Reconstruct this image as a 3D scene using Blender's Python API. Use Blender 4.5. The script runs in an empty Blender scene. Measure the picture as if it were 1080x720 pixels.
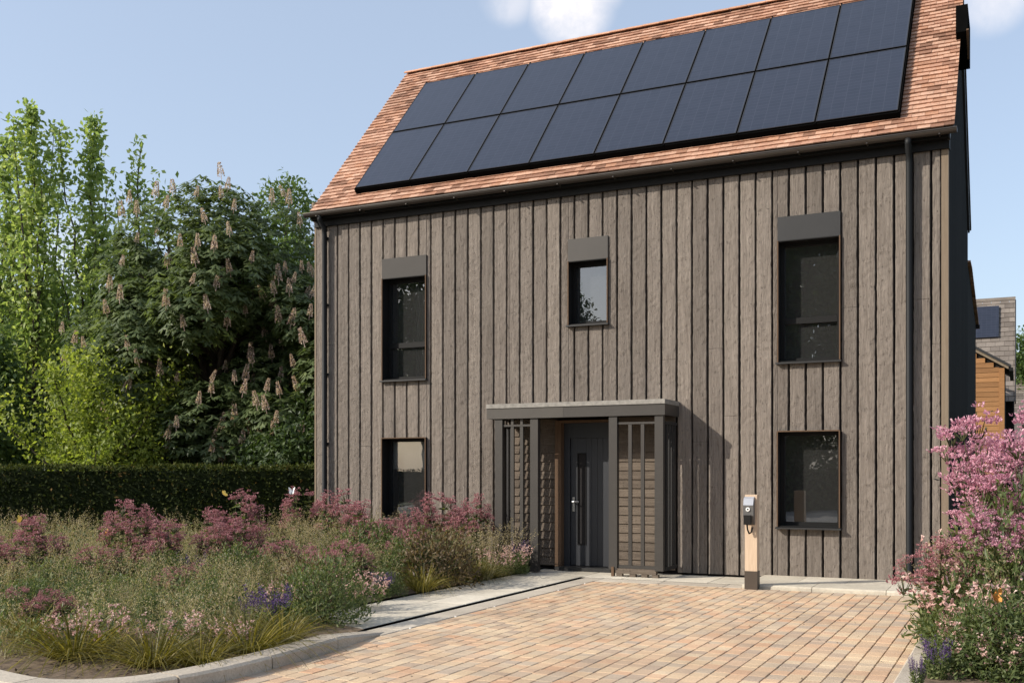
import bpy, math, numpy as np
from mathutils import Vector, Matrix
S = bpy.context.scene
COL = S.collection
RNG = np.random.default_rng(7)
rad = math.radians

# ------------------------------------------------------------------ objects
def link(o, parent=None):
    COL.objects.link(o)
    if parent is not None: o.parent = parent
    return o
def tag(o, label=None, cat=None, group=None, kind=None):
    if label: o['label'] = label
    if cat: o['category'] = cat
    if group: o['group'] = group
    if kind: o['kind'] = kind
    return o
def empty(name, loc=(0, 0, 0), rz=0.0):
    o = bpy.data.objects.new(name, None); o.empty_display_size = .2
    o.location = loc; o.rotation_euler = (0, 0, rz)
    return link(o)
def copy_tree(o, loc=None, rz=None, sc=None):
    r = o.copy(); COL.objects.link(r)
    for ch in list(o.children):
        c = ch.copy(); COL.objects.link(c); c.parent = r
        for g in list(ch.children):
            d = g.copy(); COL.objects.link(d); d.parent = c
    for k in ('label', 'group'):
        if k in r: del r[k]
    if loc is not None: r.location = loc
    if rz is not None: r.rotation_euler = (0, 0, rz)
    if sc is not None: r.scale = (sc, sc, sc) if np.isscalar(sc) else sc
    return r

class MB:
    """collects quads / triangles with one random value per vertex"""
    def __init__(s): s.v = []; s.f4 = []; s.r = []; s.n = 0; s.m = []
    def add(s, V, F, r=None, mi=0):
        V = np.asarray(V, float).reshape(-1, 3); F = np.asarray(F, int).reshape(-1, 4)
        if r is None: r = RNG.random()
        r = np.broadcast_to(np.asarray(r, float), (len(V),))
        s.v.append(V); s.f4.append(F + s.n); s.r.append(r); s.m.append(np.full(len(F), mi)); s.n += len(V)
        return s
    def box(s, x0, x1, y0, y1, z0, z1, r=None, mi=0):
        V = [(x0,y0,z0),(x1,y0,z0),(x1,y1,z0),(x0,y1,z0),(x0,y0,z1),(x1,y0,z1),(x1,y1,z1),(x0,y1,z1)]
        return s.add(V, BOXF, r, mi)
    def obox(s, o, ax, ay, az, r=None, mi=0):
        """box from origin corner o with edge vectors"""
        o, ax, ay, az = (np.asarray(q, float) for q in (o, ax, ay, az))
        V = [o, o+ax, o+ax+ay, o+ay, o+az, o+ax+az, o+ax+ay+az, o+ay+az]
        return s.add(V, BOXF, r, mi)
    def tube(s, pts, radii, n=6, r=None, mi=0, cap=True):
        pts = np.asarray(pts, float); radii = np.broadcast_to(np.asarray(radii, float), (len(pts),))
        T = np.gradient(pts, axis=0); T /= np.linalg.norm(T, axis=1)[:, None] + 1e-9
        up = np.array([0, 0, 1.]) if abs(T[0, 2]) < .9 else np.array([1., 0, 0])
        A = np.cross(T, up); A /= np.linalg.norm(A, axis=1)[:, None] + 1e-9
        B = np.cross(T, A)
        th = np.linspace(0, 2*np.pi, n, endpoint=False)
        V = pts[:, None] + radii[:, None, None]*(np.cos(th)[None, :, None]*A[:, None] + np.sin(th)[None, :, None]*B[:, None])
        F = []
        for i in range(len(pts)-1):
            for j in range(n):
                k = (j+1) % n
                F.append((i*n+j, i*n+k, (i+1)*n+k, (i+1)*n+j))
        V = V.reshape(-1, 3)
        if cap:
            e = len(V); V = np.vstack([V, pts[0], pts[-1]]); b = (len(pts)-1)*n
            for j in range(0, n, 2):
                F.append((e, (j+2) % n, (j+1) % n, j)); F.append((e+1, b+j, b+(j+1) % n, b+(j+2) % n))
        return s.add(V, F, r, mi)
    def prism(s, poly, axis, a0, a1, r=None, mi=0):
        """extrude a convex 2D polygon: axis 'x' -> poly is (y,z), 'y' -> (x,z), 'z' -> (x,y)"""
        n = len(poly)
        def P(p, a): return {'x': (a, p[0], p[1]), 'y': (p[0], a, p[1]), 'z': (p[0], p[1], a)}[axis]
        V = [P(p, a0) for p in poly] + [P(p, a1) for p in poly]
        F = [(i, (i+1) % n, n+(i+1) % n, n+i) for i in range(n)]
        for i in range(1, n-1, 2):
            j = min(i+2, n-1)
            F.append((0, j, i+1, i) if j != i+1 else (0, i+1, i, i)); F.append((n, n+i, n+i+1, n+j) if j != i+1 else (n, n+i, n+i+1, n+i+1))
        return s.add(V, F, r, mi)
    def leaves(s, P, D, L, W, r=None, fold=.15, N=None, mi=0):
        """diamond leaves from P along D"""
        P = np.asarray(P, float); n = len(P)
        D = D/(np.linalg.norm(D, axis=1)[:, None]+1e-9)
        if N is None: N = RNG.normal(size=(n, 3)); 
        Sd = np.cross(D, N); Sd /= np.linalg.norm(Sd, axis=1)[:, None]+1e-9
        Nn = np.cross(Sd, D)
        L = np.broadcast_to(L, (n,))[:, None]; W = np.broadcast_to(W, (n,))[:, None]
        V = np.stack([P, P+D*L*.5+Sd*W*.5+Nn*W*fold, P+D*L, P+D*L*.5-Sd*W*.5+Nn*W*fold], 1).reshape(-1, 3)
        F = np.arange(n*4).reshape(-1, 4)
        if r is None: r = RNG.random(n)
        return s.add(V, F, np.repeat(np.broadcast_to(r, (n,)), 4), mi)
    def blades(s, P, D, L, W, bend, seg=4, r=None, mi=0):
        """arching ribbons: start P, initial direction D, curving down by bend"""
        n = len(P); t = np.linspace(0, 1, seg+1)
        D = D/(np.linalg.norm(D, axis=1)[:, None]+1e-9)
        L = np.broadcast_to(L, (n,)); W = np.broadcast_to(W, (n,)); bend = np.broadcast_to(bend, (n,))
        C = P[:, None] + D[:, None]*(L[:, None]*t)[..., None]
        C[..., 2] -= (bend*L)[:, None]*t[None]**2.2
        hor = D.copy(); hor[:, 2] = 0; hor += RNG.normal(size=(n, 3))*.02
        Sd = np.cross(hor, [0, 0, 1.]); Sd /= np.linalg.norm(Sd, axis=1)[:, None]+1e-9
        a = RNG.normal(size=n)*.9; Sd = Sd*np.cos(a)[:, None] + hor/(np.linalg.norm(hor, axis=1)[:, None]+1e-9)*np.sin(a)[:, None]
        w = W[:, None]*(1-t[None]**1.5*.93)*.5
        V = np.stack([C-Sd[:, None]*w[..., None], C+Sd[:, None]*w[..., None]], 2).reshape(-1, 3)
        base = (np.arange(n)*(seg+1)*2)[:, None, None]; k = (np.arange(seg)*2)[None, :, None]
        F = (base+k+np.array([0, 1, 3, 2])[None, None]).reshape(-1, 4)
        if r is None: r = RNG.random(n)
        s.add(V, F, np.repeat(np.broadcast_to(r, (n,)), (seg+1)*2), mi)
        return C
    def mesh(s, name, mats, smooth=False):
        V = np.vstack(s.v); F = np.vstack(s.f4); R = np.concatenate(s.r); MI = np.concatenate(s.m)
        me = bpy.data.meshes.new(name)
        tri = F[:, 2] == F[:, 3]
        cnt = np.where(tri, 3, 4)
        me.vertices.add(len(V)); me.vertices.foreach_set('co', V.astype(np.float32).ravel())
        mask = np.ones(F.shape, bool); mask[tri, 3] = False
        me.loops.add(int(cnt.sum())); me.loops.foreach_set('vertex_index', F[mask].astype(np.int32))
        me.polygons.add(len(F)); st = np.concatenate([[0], np.cumsum(cnt)[:-1]])
        me.polygons.foreach_set('loop_start', st.astype(np.int32)); me.polygons.foreach_set('loop_total', cnt.astype(np.int32))
        mats = mats if isinstance(mats, (list, tuple)) else [mats]
        for m in mats: me.materials.append(m)
        me.polygons.foreach_set('material_index', MI.astype(np.int32))
        me.polygons.foreach_set('use_smooth', np.full(len(F), bool(smooth)))
        a = me.attributes.new('rnd', 'FLOAT', 'POINT'); a.data.foreach_set('value', R.astype(np.float32))
        me.update(calc_edges=True); me.validate()
        return me
    def obj(s, name, mats, parent=None, smooth=False):
        return link(bpy.data.objects.new(name, s.mesh(name, mats, smooth)), parent)
BOXF = [(0,3,2,1),(4,5,6,7),(0,1,5,4),(1,2,6,5),(2,3,7,6),(3,0,4,7)]

# ------------------------------------------------------------------ materials
class NT:
    def __init__(s, name):
        s.m = bpy.data.materials.new(name); s.m.use_nodes = True; s.t = s.m.node_tree; s.t.nodes.clear()
        s.out = s.n('ShaderNodeOutputMaterial')
    def n(s, ty, **kw):
        nd = s.t.nodes.new(ty)
        for k, v in kw.items():
            if hasattr(nd, k): setattr(nd, k, v)
            else: nd.inputs[k].default_value = v
        return nd
    def l(s, a, b): s.t.links.new(a, b)
    def attr(s): return s.n('ShaderNodeAttribute', attribute_name='rnd').outputs['Fac']
    def coord(s, scale=(1, 1, 1), which='Object'):
        tc = s.n('ShaderNodeTexCoord'); mp = s.n('ShaderNodeMapping'); mp.inputs['Scale'].default_value = scale
        s.l(tc.outputs[which], mp.inputs['Vector']); return mp.outputs['Vector']
    def noise(s, vec, scale, detail=4, rough=.55):
        nd = s.n('ShaderNodeTexNoise'); nd.inputs['Scale'].default_value = scale; nd.inputs['Detail'].default_value = detail
        nd.inputs['Roughness'].default_value = rough; s.l(vec, nd.inputs['Vector']); return nd.outputs['Fac']
    def ramp(s, fac, stops):
        nd = s.n('ShaderNodeValToRGB'); e = nd.color_ramp.elements
        while len(e) < len(stops): e.new(.5)
        for i, (p, c) in enumerate(stops):
            e[i].position = p; e[i].color = (*c, 1) if len(c) == 3 else c
        s.l(fac, nd.inputs['Fac']); return nd.outputs['Color']
    def mix(s, fac, a, b, mode='MIX'):
        nd = s.n('ShaderNodeMix', data_type='RGBA', blend_type=mode)
        for sock, v in ((nd.inputs['Factor'], fac), (nd.inputs['A'], a), (nd.inputs['B'], b)):
            if hasattr(v, 'is_output') or isinstance(v, bpy.types.NodeSocket): s.l(v, sock)
            else: sock.default_value = (*v, 1) if isinstance(v, tuple) and len(v) == 3 else v
        # several sockets share names by type: take the colour ones
        return nd.outputs['Result']
    def math(s, op, a, b=0.0):
        nd = s.n('ShaderNodeMath', operation=op)
        for i, v in enumerate((a, b)):
            if isinstance(v, bpy.types.NodeSocket): s.l(v, nd.inputs[i])
            else: nd.inputs[i].default_value = v
        return nd.outputs[0]
    def bump(s, h, strength=.4, dist=.01, normal=None):
        nd = s.n('ShaderNodeBump'); nd.inputs['Strength'].default_value = strength; nd.inputs['Distance'].default_value = dist
        s.l(h, nd.inputs['Height'])
        if normal is not None: s.l(normal, nd.inputs['Normal'])
        return nd.outputs['Normal']
    def pbr(s, col, rough=.7, normal=None, metal=0., spec=.5, **kw):
        p = s.n('ShaderNodeBsdfPrincipled')
        for k, v in (('Base Color', col), ('Roughness', rough), ('Metallic', metal), ('Specular IOR Level', spec)):
            if isinstance(v, bpy.types.NodeSocket): s.l(v, p.inputs[k])
            else: p.inputs[k].default_value = (*v, 1) if isinstance(v, tuple) else v
        if normal is not None: s.l(normal, p.inputs['Normal'])
        for k, v in kw.items(): p.inputs[k].default_value = v
        return p.outputs[0]
    def done(s, sh): s.l(sh, s.out.inputs['Surface']); return s.m
def mixc(nt, fac, a, b, mode='MIX'):
    nd = nt.n('ShaderNodeMix', data_type='RGBA', blend_type=mode)
    F = [i for i in nd.inputs if i.name == 'Factor' and i.type == 'VALUE'][0]
    A = [i for i in nd.inputs if i.name == 'A' and i.type == 'RGBA'][0]; B = [i for i in nd.inputs if i.name == 'B' and i.type == 'RGBA'][0]
    for sock, v in ((F, fac), (A, a), (B, b)):
        if isinstance(v, bpy.types.NodeSocket): nt.l(v, sock)
        else: sock.default_value = (*v, 1) if isinstance(v, tuple) else v
    return [o for o in nd.outputs if o.type == 'RGBA'][0]

def m_wood(name, dark, mid, light, grain=(14, 14, .7), bump=.7, chips=True, rough=.85, spread=.5, spec=.25):
    t = NT(name); v = t.coord(grain); r = t.attr()
    va = t.n('ShaderNodeVectorMath', operation='ADD'); t.l(v, va.inputs[0])
    cb = t.n('ShaderNodeCombineXYZ'); mm = t.math('MULTIPLY', r, 37.0)
    for k in 'XYZ': t.l(mm, cb.inputs[k])
    t.l(cb.outputs[0], va.inputs[1]); v = va.outputs[0]
    g = t.noise(v, 2.2, 6, .65); g2 = t.noise(v, 8.5, 5, .7)
    gm = t.math('ADD', t.math('MULTIPLY', g, .5), t.math('MULTIPLY', g2, .5))
    c = t.ramp(gm, [(.28, dark), (.5, mid), (.72, light)])
    tint = t.ramp(r, [(0, (1-spread*.45,)*3), (.5, (1.,)*3), (1, (1+spread*.3, 1+spread*.3, 1+spread*.28))])
    c = mixc(t, 1., c, tint, 'MULTIPLY')
    h = t.math('ADD', t.math('MULTIPLY', g2, .8), t.math('MULTIPLY', g, .2))
    if chips:
        v2 = t.coord((1, 1, .4)); n2 = t.noise(v2, 30., 4, .7)
        kn = t.ramp(n2, [(.60, (0, 0, 0)), (.66, (1, 1, 1))])
        c = mixc(t, t.math('MULTIPLY', kn, .45), c, dark)
        kt = t.ramp(t.noise(t.coord((1, 1, .5)), 7., 2, .5), [(.70, (0, 0, 0)), (.75, (1, 1, 1))])
        c = mixc(t, t.math('MULTIPLY', kt, .5), c, dark)
        h = t.math('SUBTRACT', h, t.math('MULTIPLY', kn, .3))
    return t.done(t.pbr(c, rough, t.bump(h, bump, .018), spec=spec))

def m_plain(name, col, rough=.5, metal=0., var=.12, nscale=6., bump=.12, spec=.5, bscale=60.):
    t = NT(name); v = t.coord()
    n = t.noise(v, nscale, 5, .6)
    a = tuple(max(0, x*(1-var)) for x in col); b = tuple(x*(1+var) for x in col)
    c = t.ramp(n, [(.3, a), (.7, b)])
    nb = t.bump(t.noise(v, bscale, 3), bump, .004)
    return t.done(t.pbr(c, rough, nb, metal, spec))

def m_leaf(name, stops, trans=.35, rough=.5, spec=.35, tcol=None):
    t = NT(name); r = t.attr()
    c = t.ramp(r, stops)
    p = t.pbr(c, rough, spec=spec)
    tr = t.n('ShaderNodeBsdfTranslucent')
    tc = mixc(t, 1., c, tcol or (1.25, 1.3, .7), 'MULTIPLY'); t.l(tc, tr.inputs['Color'])
    mx = t.n('ShaderNodeMixShader'); mx.inputs[0].default_value = trans
    t.l(p, mx.inputs[1]); t.l(tr.outputs[0], mx.inputs[2])
    return t.done(mx.outputs[0])

def m_tint(name, stops, rough=.8, nscale=30., var=.25, bump=.5, bd=.01, spec=.3, speck=None):
    """colour picked by the random value of each brick / tile / slab, mottled inside"""
    t = NT(name); r = t.attr(); v = t.coord()
    c = t.ramp(r, stops); n = t.noise(v, nscale, 6, .65)
    c = mixc(t, 1., c, t.ramp(n, [(.25, (1-var,)*3), (.75, (1+var,)*3)]), 'MULTIPLY')
    n3 = t.noise(v, 1.1, 4, .6)
    c = mixc(t, 1., c, t.ramp(n3, [(.3, (.78, .77, .76)), (.62, (1.06, 1.06, 1.05))]), 'MULTIPLY')
    return t.done(t.pbr(c, rough, t.bump(n, bump, bd), spec=spec))

M = {}
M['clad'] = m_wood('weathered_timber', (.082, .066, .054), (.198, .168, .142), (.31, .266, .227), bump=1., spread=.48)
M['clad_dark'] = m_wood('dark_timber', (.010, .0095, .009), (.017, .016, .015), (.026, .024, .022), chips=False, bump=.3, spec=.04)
M['lap'] = m_wood('lapped_timber', (.062, .049, .038), (.13, .103, .08), (.2, .162, .125), grain=(.9, 14, 14), bump=.5)
M['corner'] = m_wood('corner_timber', (.16, .122, .085), (.20, .155, .11), (.245, .195, .142), bump=.2, chips=False, spread=.1)
M['back'] = m_plain('shadow_gap_membrane', (.012, .010, .010), .9)
M['metal'] = m_plain('brown_grey_metal', (.066, .059, .051), .5, .25, .08, 3., .05)
M['metal2'] = m_plain('brown_grey_metal_darker', (.048, .043, .038), .5, .25, .08, 3., .05)
M['lintel'] = m_plain('charcoal_brown_metal', (.040, .036, .032), .55, .1, .08, 3., .05, .3)
M['metal_d'] = m_plain('dark_grey_metal', (.022, .0215, .021), .5, .1, .1, 3., .05)
M['frame'] = m_plain('anthracite_frame', (.009, .0088, .0085), .6, .0, .1, 3., .05, .2)
M['trim'] = m_wood('window_trim_wood', (.075, .045, .027), (.11, .068, .041), (.15, .095, .06), bump=.2, chips=False, spread=.1)
M['gutter'] = m_plain('gutter_metal', (.055, .046, .039), .4, .3, .1, 3., .03)
M['pipe'] = m_plain('downpipe_metal', (.012, .013, .014), .55, .0, .1, 3., .03, .2)
M['slab_top'] = m_plain('canopy_lead', (.24, .225, .20), .7, .0, .25, 14., .8, bscale=40.)
M['door'] = m_plain('door_paint', (.020, .022, .027), .5, 0., .06, 4., .08, bscale=120.)
M['chrome'] = m_plain('brushed_steel', (.45, .45, .46), .3, .9, .05)
M['pane_reflection'] = m_plain('pale_reflection_sheet', (.62, .60, .56), .8, 0, .03)
M['white'] = m_plain('white_wing', (.8, .8, .78), .7, 0, .03)
M['plaster'] = m_plain('room_plaster', (.14, .13, .12), .9)
M['inside'] = m_plain('dark_room', (.03, .028, .026), .9)

def m_glass():
    t = NT('window_glass')
    fr = t.n('ShaderNodeFresnel'); fr.inputs['IOR'].default_value = 1.75
    fac = t.math('MINIMUM', t.math('ADD', t.math('MULTIPLY', fr.outputs[0], 1.4), .09), 1.0)
    g = t.n('ShaderNodeBsdfGlossy'); g.inputs['Roughness'].default_value = .0; g.inputs['Color'].default_value = (.9, .92, .95, 1)
    v = t.coord((1, 1, 1)); t.l(t.bump(t.noise(v, 1.6, 2), .05, .02), g.inputs['Normal'])
    tr = t.n('ShaderNodeBsdfTransparent'); tr.inputs['Color'].default_value = (.75, .78, .78, 1)
    mx = t.n('ShaderNodeMixShader'); t.l(fac, mx.inputs[0]); t.l(tr.outputs[0], mx.inputs[1]); t.l(g.outputs[0], mx.inputs[2])
    df = t.n('ShaderNodeBsdfDiffuse'); df.inputs['Color'].default_value = (.3, .3, .29, 1)
    m2 = t.n('ShaderNodeMixShader'); t.l(t.math('MULTIPLY', t.noise(t.coord((1, 1, 1)), 30., 5, .7), .14), m2.inputs[0]); t.l(mx.outputs[0], m2.inputs[1]); t.l(df.outputs[0], m2.inputs[2])
    return t.done(m2.outputs[0])
M['glass'] = m_glass()
def m_pv():
    t = NT('solar_glass'); v = t.coord((1, 1, 1))
    b = t.n('ShaderNodeTexBrick'); b.offset = 0.
    b.inputs['Scale'].default_value = 1.; b.inputs['Mortar Size'].default_value = .004; b.inputs['Brick Width'].default_value = .1743; b.inputs['Row Height'].default_value = .0843
    b.inputs['Color1'].default_value = (.013, .017, .030, 1); b.inputs['Color2'].default_value = (.018, .022, .037, 1); b.inputs['Mortar'].default_value = (.034, .04, .058, 1)
    t.l(v, b.inputs['Vector'])
    n = t.noise(t.coord((60, 60, 60)), 4., 2)
    c = mixc(t, 1., b.outputs['Color'], t.ramp(n, [(.3, (.75,)*3), (.7, (1.25,)*3)]), 'MULTIPLY')
    return t.done(t.pbr(c, .33, None, 0., .45, **{'Coat Weight': .3, 'Coat Roughness': .06}))
M['pv'] = m_pv()
M['tile'] = m_tint('clay_tiles', [(0, (.20, .105, .068)), (.2, (.36, .19, .125)), (.45, (.46, .265, .18)), (.7, (.53, .33, .235)), (.9, (.42, .22, .135)), (1, (.28, .15, .10))], .85, 35., .32, .8, .008)
M['ridge'] = m_tint('clay_ridge', [(0, (.46, .24, .14)), (1, (.60, .34, .22))], .85, 35., .22, .5)
M['tile_grey'] = m_tint('grey_tiles', [(0, (.13, .11, .095)), (1, (.215, .185, .16))], .85, 30., .22, .5)
M['paver'] = m_tint('block_paving', [(0, (.42, .32, .235)), (.15, (.52, .37, .245)), (.3, (.59, .44, .285)), (.45, (.59, .39, .25)), (.55, (.49, .385, .28)), (.68, (.62, .475, .315)), (.82, (.57, .35, .215)), (.9, (.52, .41, .29)), (1, (.44, .345, .26))], .85, 70., .25, .6, .004)
M['joint'] = m_plain('paving_joint_sand', (.16, .105, .065), .95, 0, .3, 40., .6)
M['flag'] = m_tint('path_flagstone', [(0, (.50, .45, .36)), (1, (.64, .58, .475))], .85, 18., .18, .5, .006)
M['kerb'] = m_tint('granite_kerb', [(0, (.42, .365, .295)), (1, (.54, .475, .385))], .85, 55., .25, .6, .006)
M['pave_grey'] = m_tint('grey_pavement', [(0, (.28, .265, .25)), (1, (.34, .325, .305))], .85, 40., .2, .5, .006)
M['slot'] = m_plain('drain_slot', (.005, .005, .005), .95, spec=.0)
M['soil'] = m_plain('bed_soil', (.15, .11, .075), .95, 0, .45, 12., 1., .2, 30.)
M['lawn'] = m_plain('rough_grass', (.05, .07, .025), .95, 0, .4, 3., 1., .2, 30.)
M['bark'] = m_wood('tree_bark', (.03, .024, .018), (.07, .055, .042), (.13, .105, .085), grain=(6, 6, 1.2), bump=1., chips=False)
M['stem'] = m_leaf('plant_stem', [(0, (.06, .07, .025)), (1, (.13, .13, .05))], .1)

M['popl'] = m_leaf('light_green_leaf', [(0, (.15, .215, .075)), (.45, (.28, .36, .125)), (.8, (.43, .49, .18)), (1, (.54, .56, .28))], .5)
M['bushl'] = m_leaf('lime_leaf', [(0, (.13, .18, .035)), (.5, (.27, .325, .06)), (1, (.43, .455, .11))], .48)
M['chest'] = m_leaf('chestnut_leaf', [(0, (.07, .098, .038)), (.6, (.13, .17, .070)), (1, (.205, .25, .11))], .42, .4, .4)
M['darkl'] = m_leaf('dark_leaf', [(0, (.028, .05, .016)), (.6, (.055, .09, .026)), (1, (.095, .135, .042))], .3)
M['farl'] = m_leaf('far_leaf', [(0, (.07, .115, .035)), (1, (.17, .235, .075))], .4)
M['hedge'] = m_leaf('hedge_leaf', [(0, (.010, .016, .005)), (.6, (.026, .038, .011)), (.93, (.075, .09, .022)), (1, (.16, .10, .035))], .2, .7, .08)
M['spike'] = m_leaf('chestnut_blossom', [(0, (.38, .26, .23)), (.6, (.58, .45, .40)), (1, (.74, .64, .59))], .3)
M['pink'] = m_leaf('pink_umbel', [(0, (.24, .095, .105)), (.5, (.40, .18, .19)), (1, (.56, .31, .31))], .28, tcol=(1.1, .9, .95))
M['pink2'] = m_leaf('bright_pink_umbel', [(0, (.40, .17, .23)), (.5, (.58, .29, .37)), (1, (.76, .50, .55))], .3, tcol=(1.1, .9, 1.))
M['pale'] = m_leaf('pale_pink_flower', [(0, (.50, .28, .25)), (.5, (.66, .44, .38)), (1, (.80, .63, .56))], .3, tcol=(1.1, .95, .95))
M['purple'] = m_leaf('purple_spike', [(0, (.045, .02, .08)), (.6, (.09, .045, .16)), (1, (.17, .10, .26))], .25, tcol=(1, .9, 1.1))
M['herb'] = m_leaf('green_herb_leaf', [(0, (.045, .072, .022)), (.6, (.115, .15, .052)), (1, (.225, .25, .105))], .38)
M['copper'] = m_leaf('copper_leaf', [(0, (.06, .04, .02)), (.6, (.13, .09, .045)), (1, (.24, .175, .09))], .3)
M['straw'] = m_leaf('straw_seed', [(0, (.26, .205, .12)), (.6, (.43, .35, .21)), (1, (.58, .49, .31))], .35)
M['grassb'] = m_leaf('grass_blade', [(0, (.07, .085, .03)), (.5, (.21, .20, .095)), (1, (.40, .35, .20))], .35)
M['sedge'] = m_leaf('yellow_sedge', [(0, (.07, .065, .012)), (.6, (.17, .145, .025)), (1, (.32, .25, .05))], .35)
M['dirt'] = m_leaf('mulch', [(0, (.05, .035, .02)), (1, (.2, .15, .1))], 0.)

#@@WORLD
# ------------------------------------------------------------------ camera, sun, sky
CX, CY, H = .847, -14.88, 1.5
f = 1100.
Rv = np.array([.8991, .4376]); Dv = np.array([-.4376, .8991])
def at(px, d, z=0.):
    """point d metres in front of the camera plane, in the direction of photo column px"""
    a = (px-540.)/f*d
    return (CX+Rv[0]*a+Dv[0]*d, CY+Rv[1]*a+Dv[1]*d, z)
def ground_at(px, py, z=0.05):
    d = (H-z)*f/(py-498.); return at(px, d, z)
cam = bpy.data.cameras.new('camera'); co = bpy.data.objects.new('camera', cam); link(co)
co.location = (CX, CY, H); co.rotation_euler = (rad(90), 0, math.atan2(.4376, .8991))
cam.sensor_width = 36.; cam.lens = 36*f/1080.; cam.shift_y = 138/1080.; cam.clip_end = 2000.; cam.clip_start = .1
S.camera = co

sd = np.array([-.771, -.69, .627]); sd /= np.linalg.norm(sd)
sun = bpy.data.lights.new('sun', 'SUN'); sun.energy = 4.2; sun.angle = rad(.5); sun.color = (1., .93, .83)
so = bpy.data.objects.new('sun', sun); link(so); so.location = (-30, -30, 30)
so.rotation_euler = Vector(tuple(sd)).to_track_quat('Z', 'Y').to_euler()

w = bpy.data.worlds.new('World'); S.world = w; w.use_nodes = True; nt = w.node_tree; nt.nodes.clear()
wo = nt.nodes.new('ShaderNodeOutputWorld'); bg = nt.nodes.new('ShaderNodeBackground'); bg.inputs['Strength'].default_value = .15
sk = nt.nodes.new('ShaderNodeTexSky'); sk.sky_type = 'NISHITA'; sk.sun_disc = False
sk.sun_elevation = math.asin(sd[2]); sk.sun_rotation = math.atan2(sd[0], sd[1]); sk.altitude = 50; sk.air_density = 1.0; sk.dust_density = 2.2; sk.ozone_density = 1.3
tc = nt.nodes.new('ShaderNodeTexCoord')
def wmath(op, a, b=0.):
    nd = nt.nodes.new('ShaderNodeMath'); nd.operation = op; nd.use_clamp = False
    for i, v in enumerate((a, b)):
        if isinstance(v, bpy.types.NodeSocket): nt.links.new(v, nd.inputs[i])
        else: nd.inputs[i].default_value = v
    return nd.outputs[0]
def skydir(px, py):
    a = (px-540)/f; v = np.array([a*Rv[0]+Dv[0], a*Rv[1]+Dv[1], (498-py)/f]); return v/np.linalg.norm(v)
nz = nt.nodes.new('ShaderNodeTexNoise'); nz.inputs['Scale'].default_value = 22.; nz.inputs['Detail'].default_value = 7.; nz.inputs['Roughness'].default_value = .55
nt.links.new(tc.outputs['Generated'], nz.inputs['Vector'])
acc = None
for px, py, size, amt in ((602, 2, 36, 1.), (536, -4, 24, .45), (622, -20, 30, .8), (1046, -10, 32, .55), (75, 275, 34, .8), (250, -300, 160, .6)):
    dv = skydir(px, py); ang = size/f
    dp = nt.nodes.new('ShaderNodeVectorMath'); dp.operation = 'DOT_PRODUCT'; nt.links.new(tc.outputs['Generated'], dp.inputs[0]); dp.inputs[1].default_value = tuple(dv)
    mr = nt.nodes.new('ShaderNodeMapRange'); mr.interpolation_type = 'SMOOTHSTEP'
    mr.inputs['From Min'].default_value = math.cos(ang*1.35); mr.inputs['From Max'].default_value = math.cos(ang*.25); mr.inputs['To Max'].default_value = amt
    nt.links.new(dp.outputs['Value'], mr.inputs['Value'])
    acc = mr.outputs[0] if acc is None else wmath('MAXIMUM', acc, mr.outputs[0])
nn = nt.nodes.new('ShaderNodeMapRange'); nn.inputs['From Min'].default_value = .36; nn.inputs['From Max'].default_value = .62; nt.links.new(nz.outputs['Fac'], nn.inputs['Value'])
cl = wmath('MINIMUM', wmath('MULTIPLY', acc, wmath('ADD', wmath('MULTIPLY', nn.outputs[0], .75), .25)), 1.)
thin = nt.nodes.new('ShaderNodeMix'); thin.data_type = 'RGBA'; thin.inputs[0].default_value = .38
nt.links.new(sk.outputs[0], thin.inputs[6]); thin.inputs[7].default_value = (4.2, 4.75, 5.6, 1)   # thin high veil over the blue
mxw = nt.nodes.new('ShaderNodeMix'); mxw.data_type = 'RGBA'
nt.links.new(cl, mxw.inputs[0]); nt.links.new(thin.outputs[2], mxw.inputs[6]); mxw.inputs[7].default_value = (6.2, 5.9, 5.9, 1)
nt.links.new(mxw.outputs[2], bg.inputs['Color']); nt.links.new(bg.outputs[0], wo.inputs['Surface'])
S.view_settings.view_transform = 'Standard'; S.view_settings.look = 'None'; S.view_settings.exposure = .35; S.view_settings.gamma = 1.
S.view_settings.use_curve_mapping = False
S.render.engine = 'CYCLES'; S.cycles.max_bounces = 6; S.cycles.transparent_max_bounces = 12; S.cycles.diffuse_bounces = 3

#@@GROUND
# ------------------------------------------------------------------ ground, drive, path, kerbs
def structure(o): o['kind'] = 'structure'; return o
g = MB(); g.add([(-300, -300, -.12), (300, -300, -.12), (300, 300, -.12), (-300, 300, -.12)], [(0, 1, 2, 3)]); structure(g.obj('ground', M['lawn']))
# sand bed under the paving
g = MB(); g.add([(-4.44, -26, -.012), (.05, -26, -.012), (.05, -1.40, -.012), (-4.44, -1.40, -.012)], [(0, 1, 2, 3)]); structure(g.obj('paving_bed', M['joint']))
def block(b, x0, x1, y0, y1, z1, r, bev=.004, dz=.03):
    V = [(x0, y0, z1-dz), (x1, y0, z1-dz), (x1, y1, z1-dz), (x0, y1, z1-dz), (x0, y0, z1-bev), (x1, y0, z1-bev), (x1, y1, z1-bev), (x0, y1, z1-bev),
         (x0+bev, y0+bev, z1), (x1-bev, y0+bev, z1), (x1-bev, y1-bev, z1), (x0+bev, y1-bev, z1)]
    F = [(0, 1, 5, 4), (1, 2, 6, 5), (2, 3, 7, 6), (3, 0, 4, 7), (4, 5, 9, 8), (5, 6, 10, 9), (6, 7, 11, 10), (7, 4, 8, 11), (8, 9, 10, 11)]
    b.add(V, F, r)
g = MB(); pw = .1335; x = -4.435; k = 0
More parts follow.
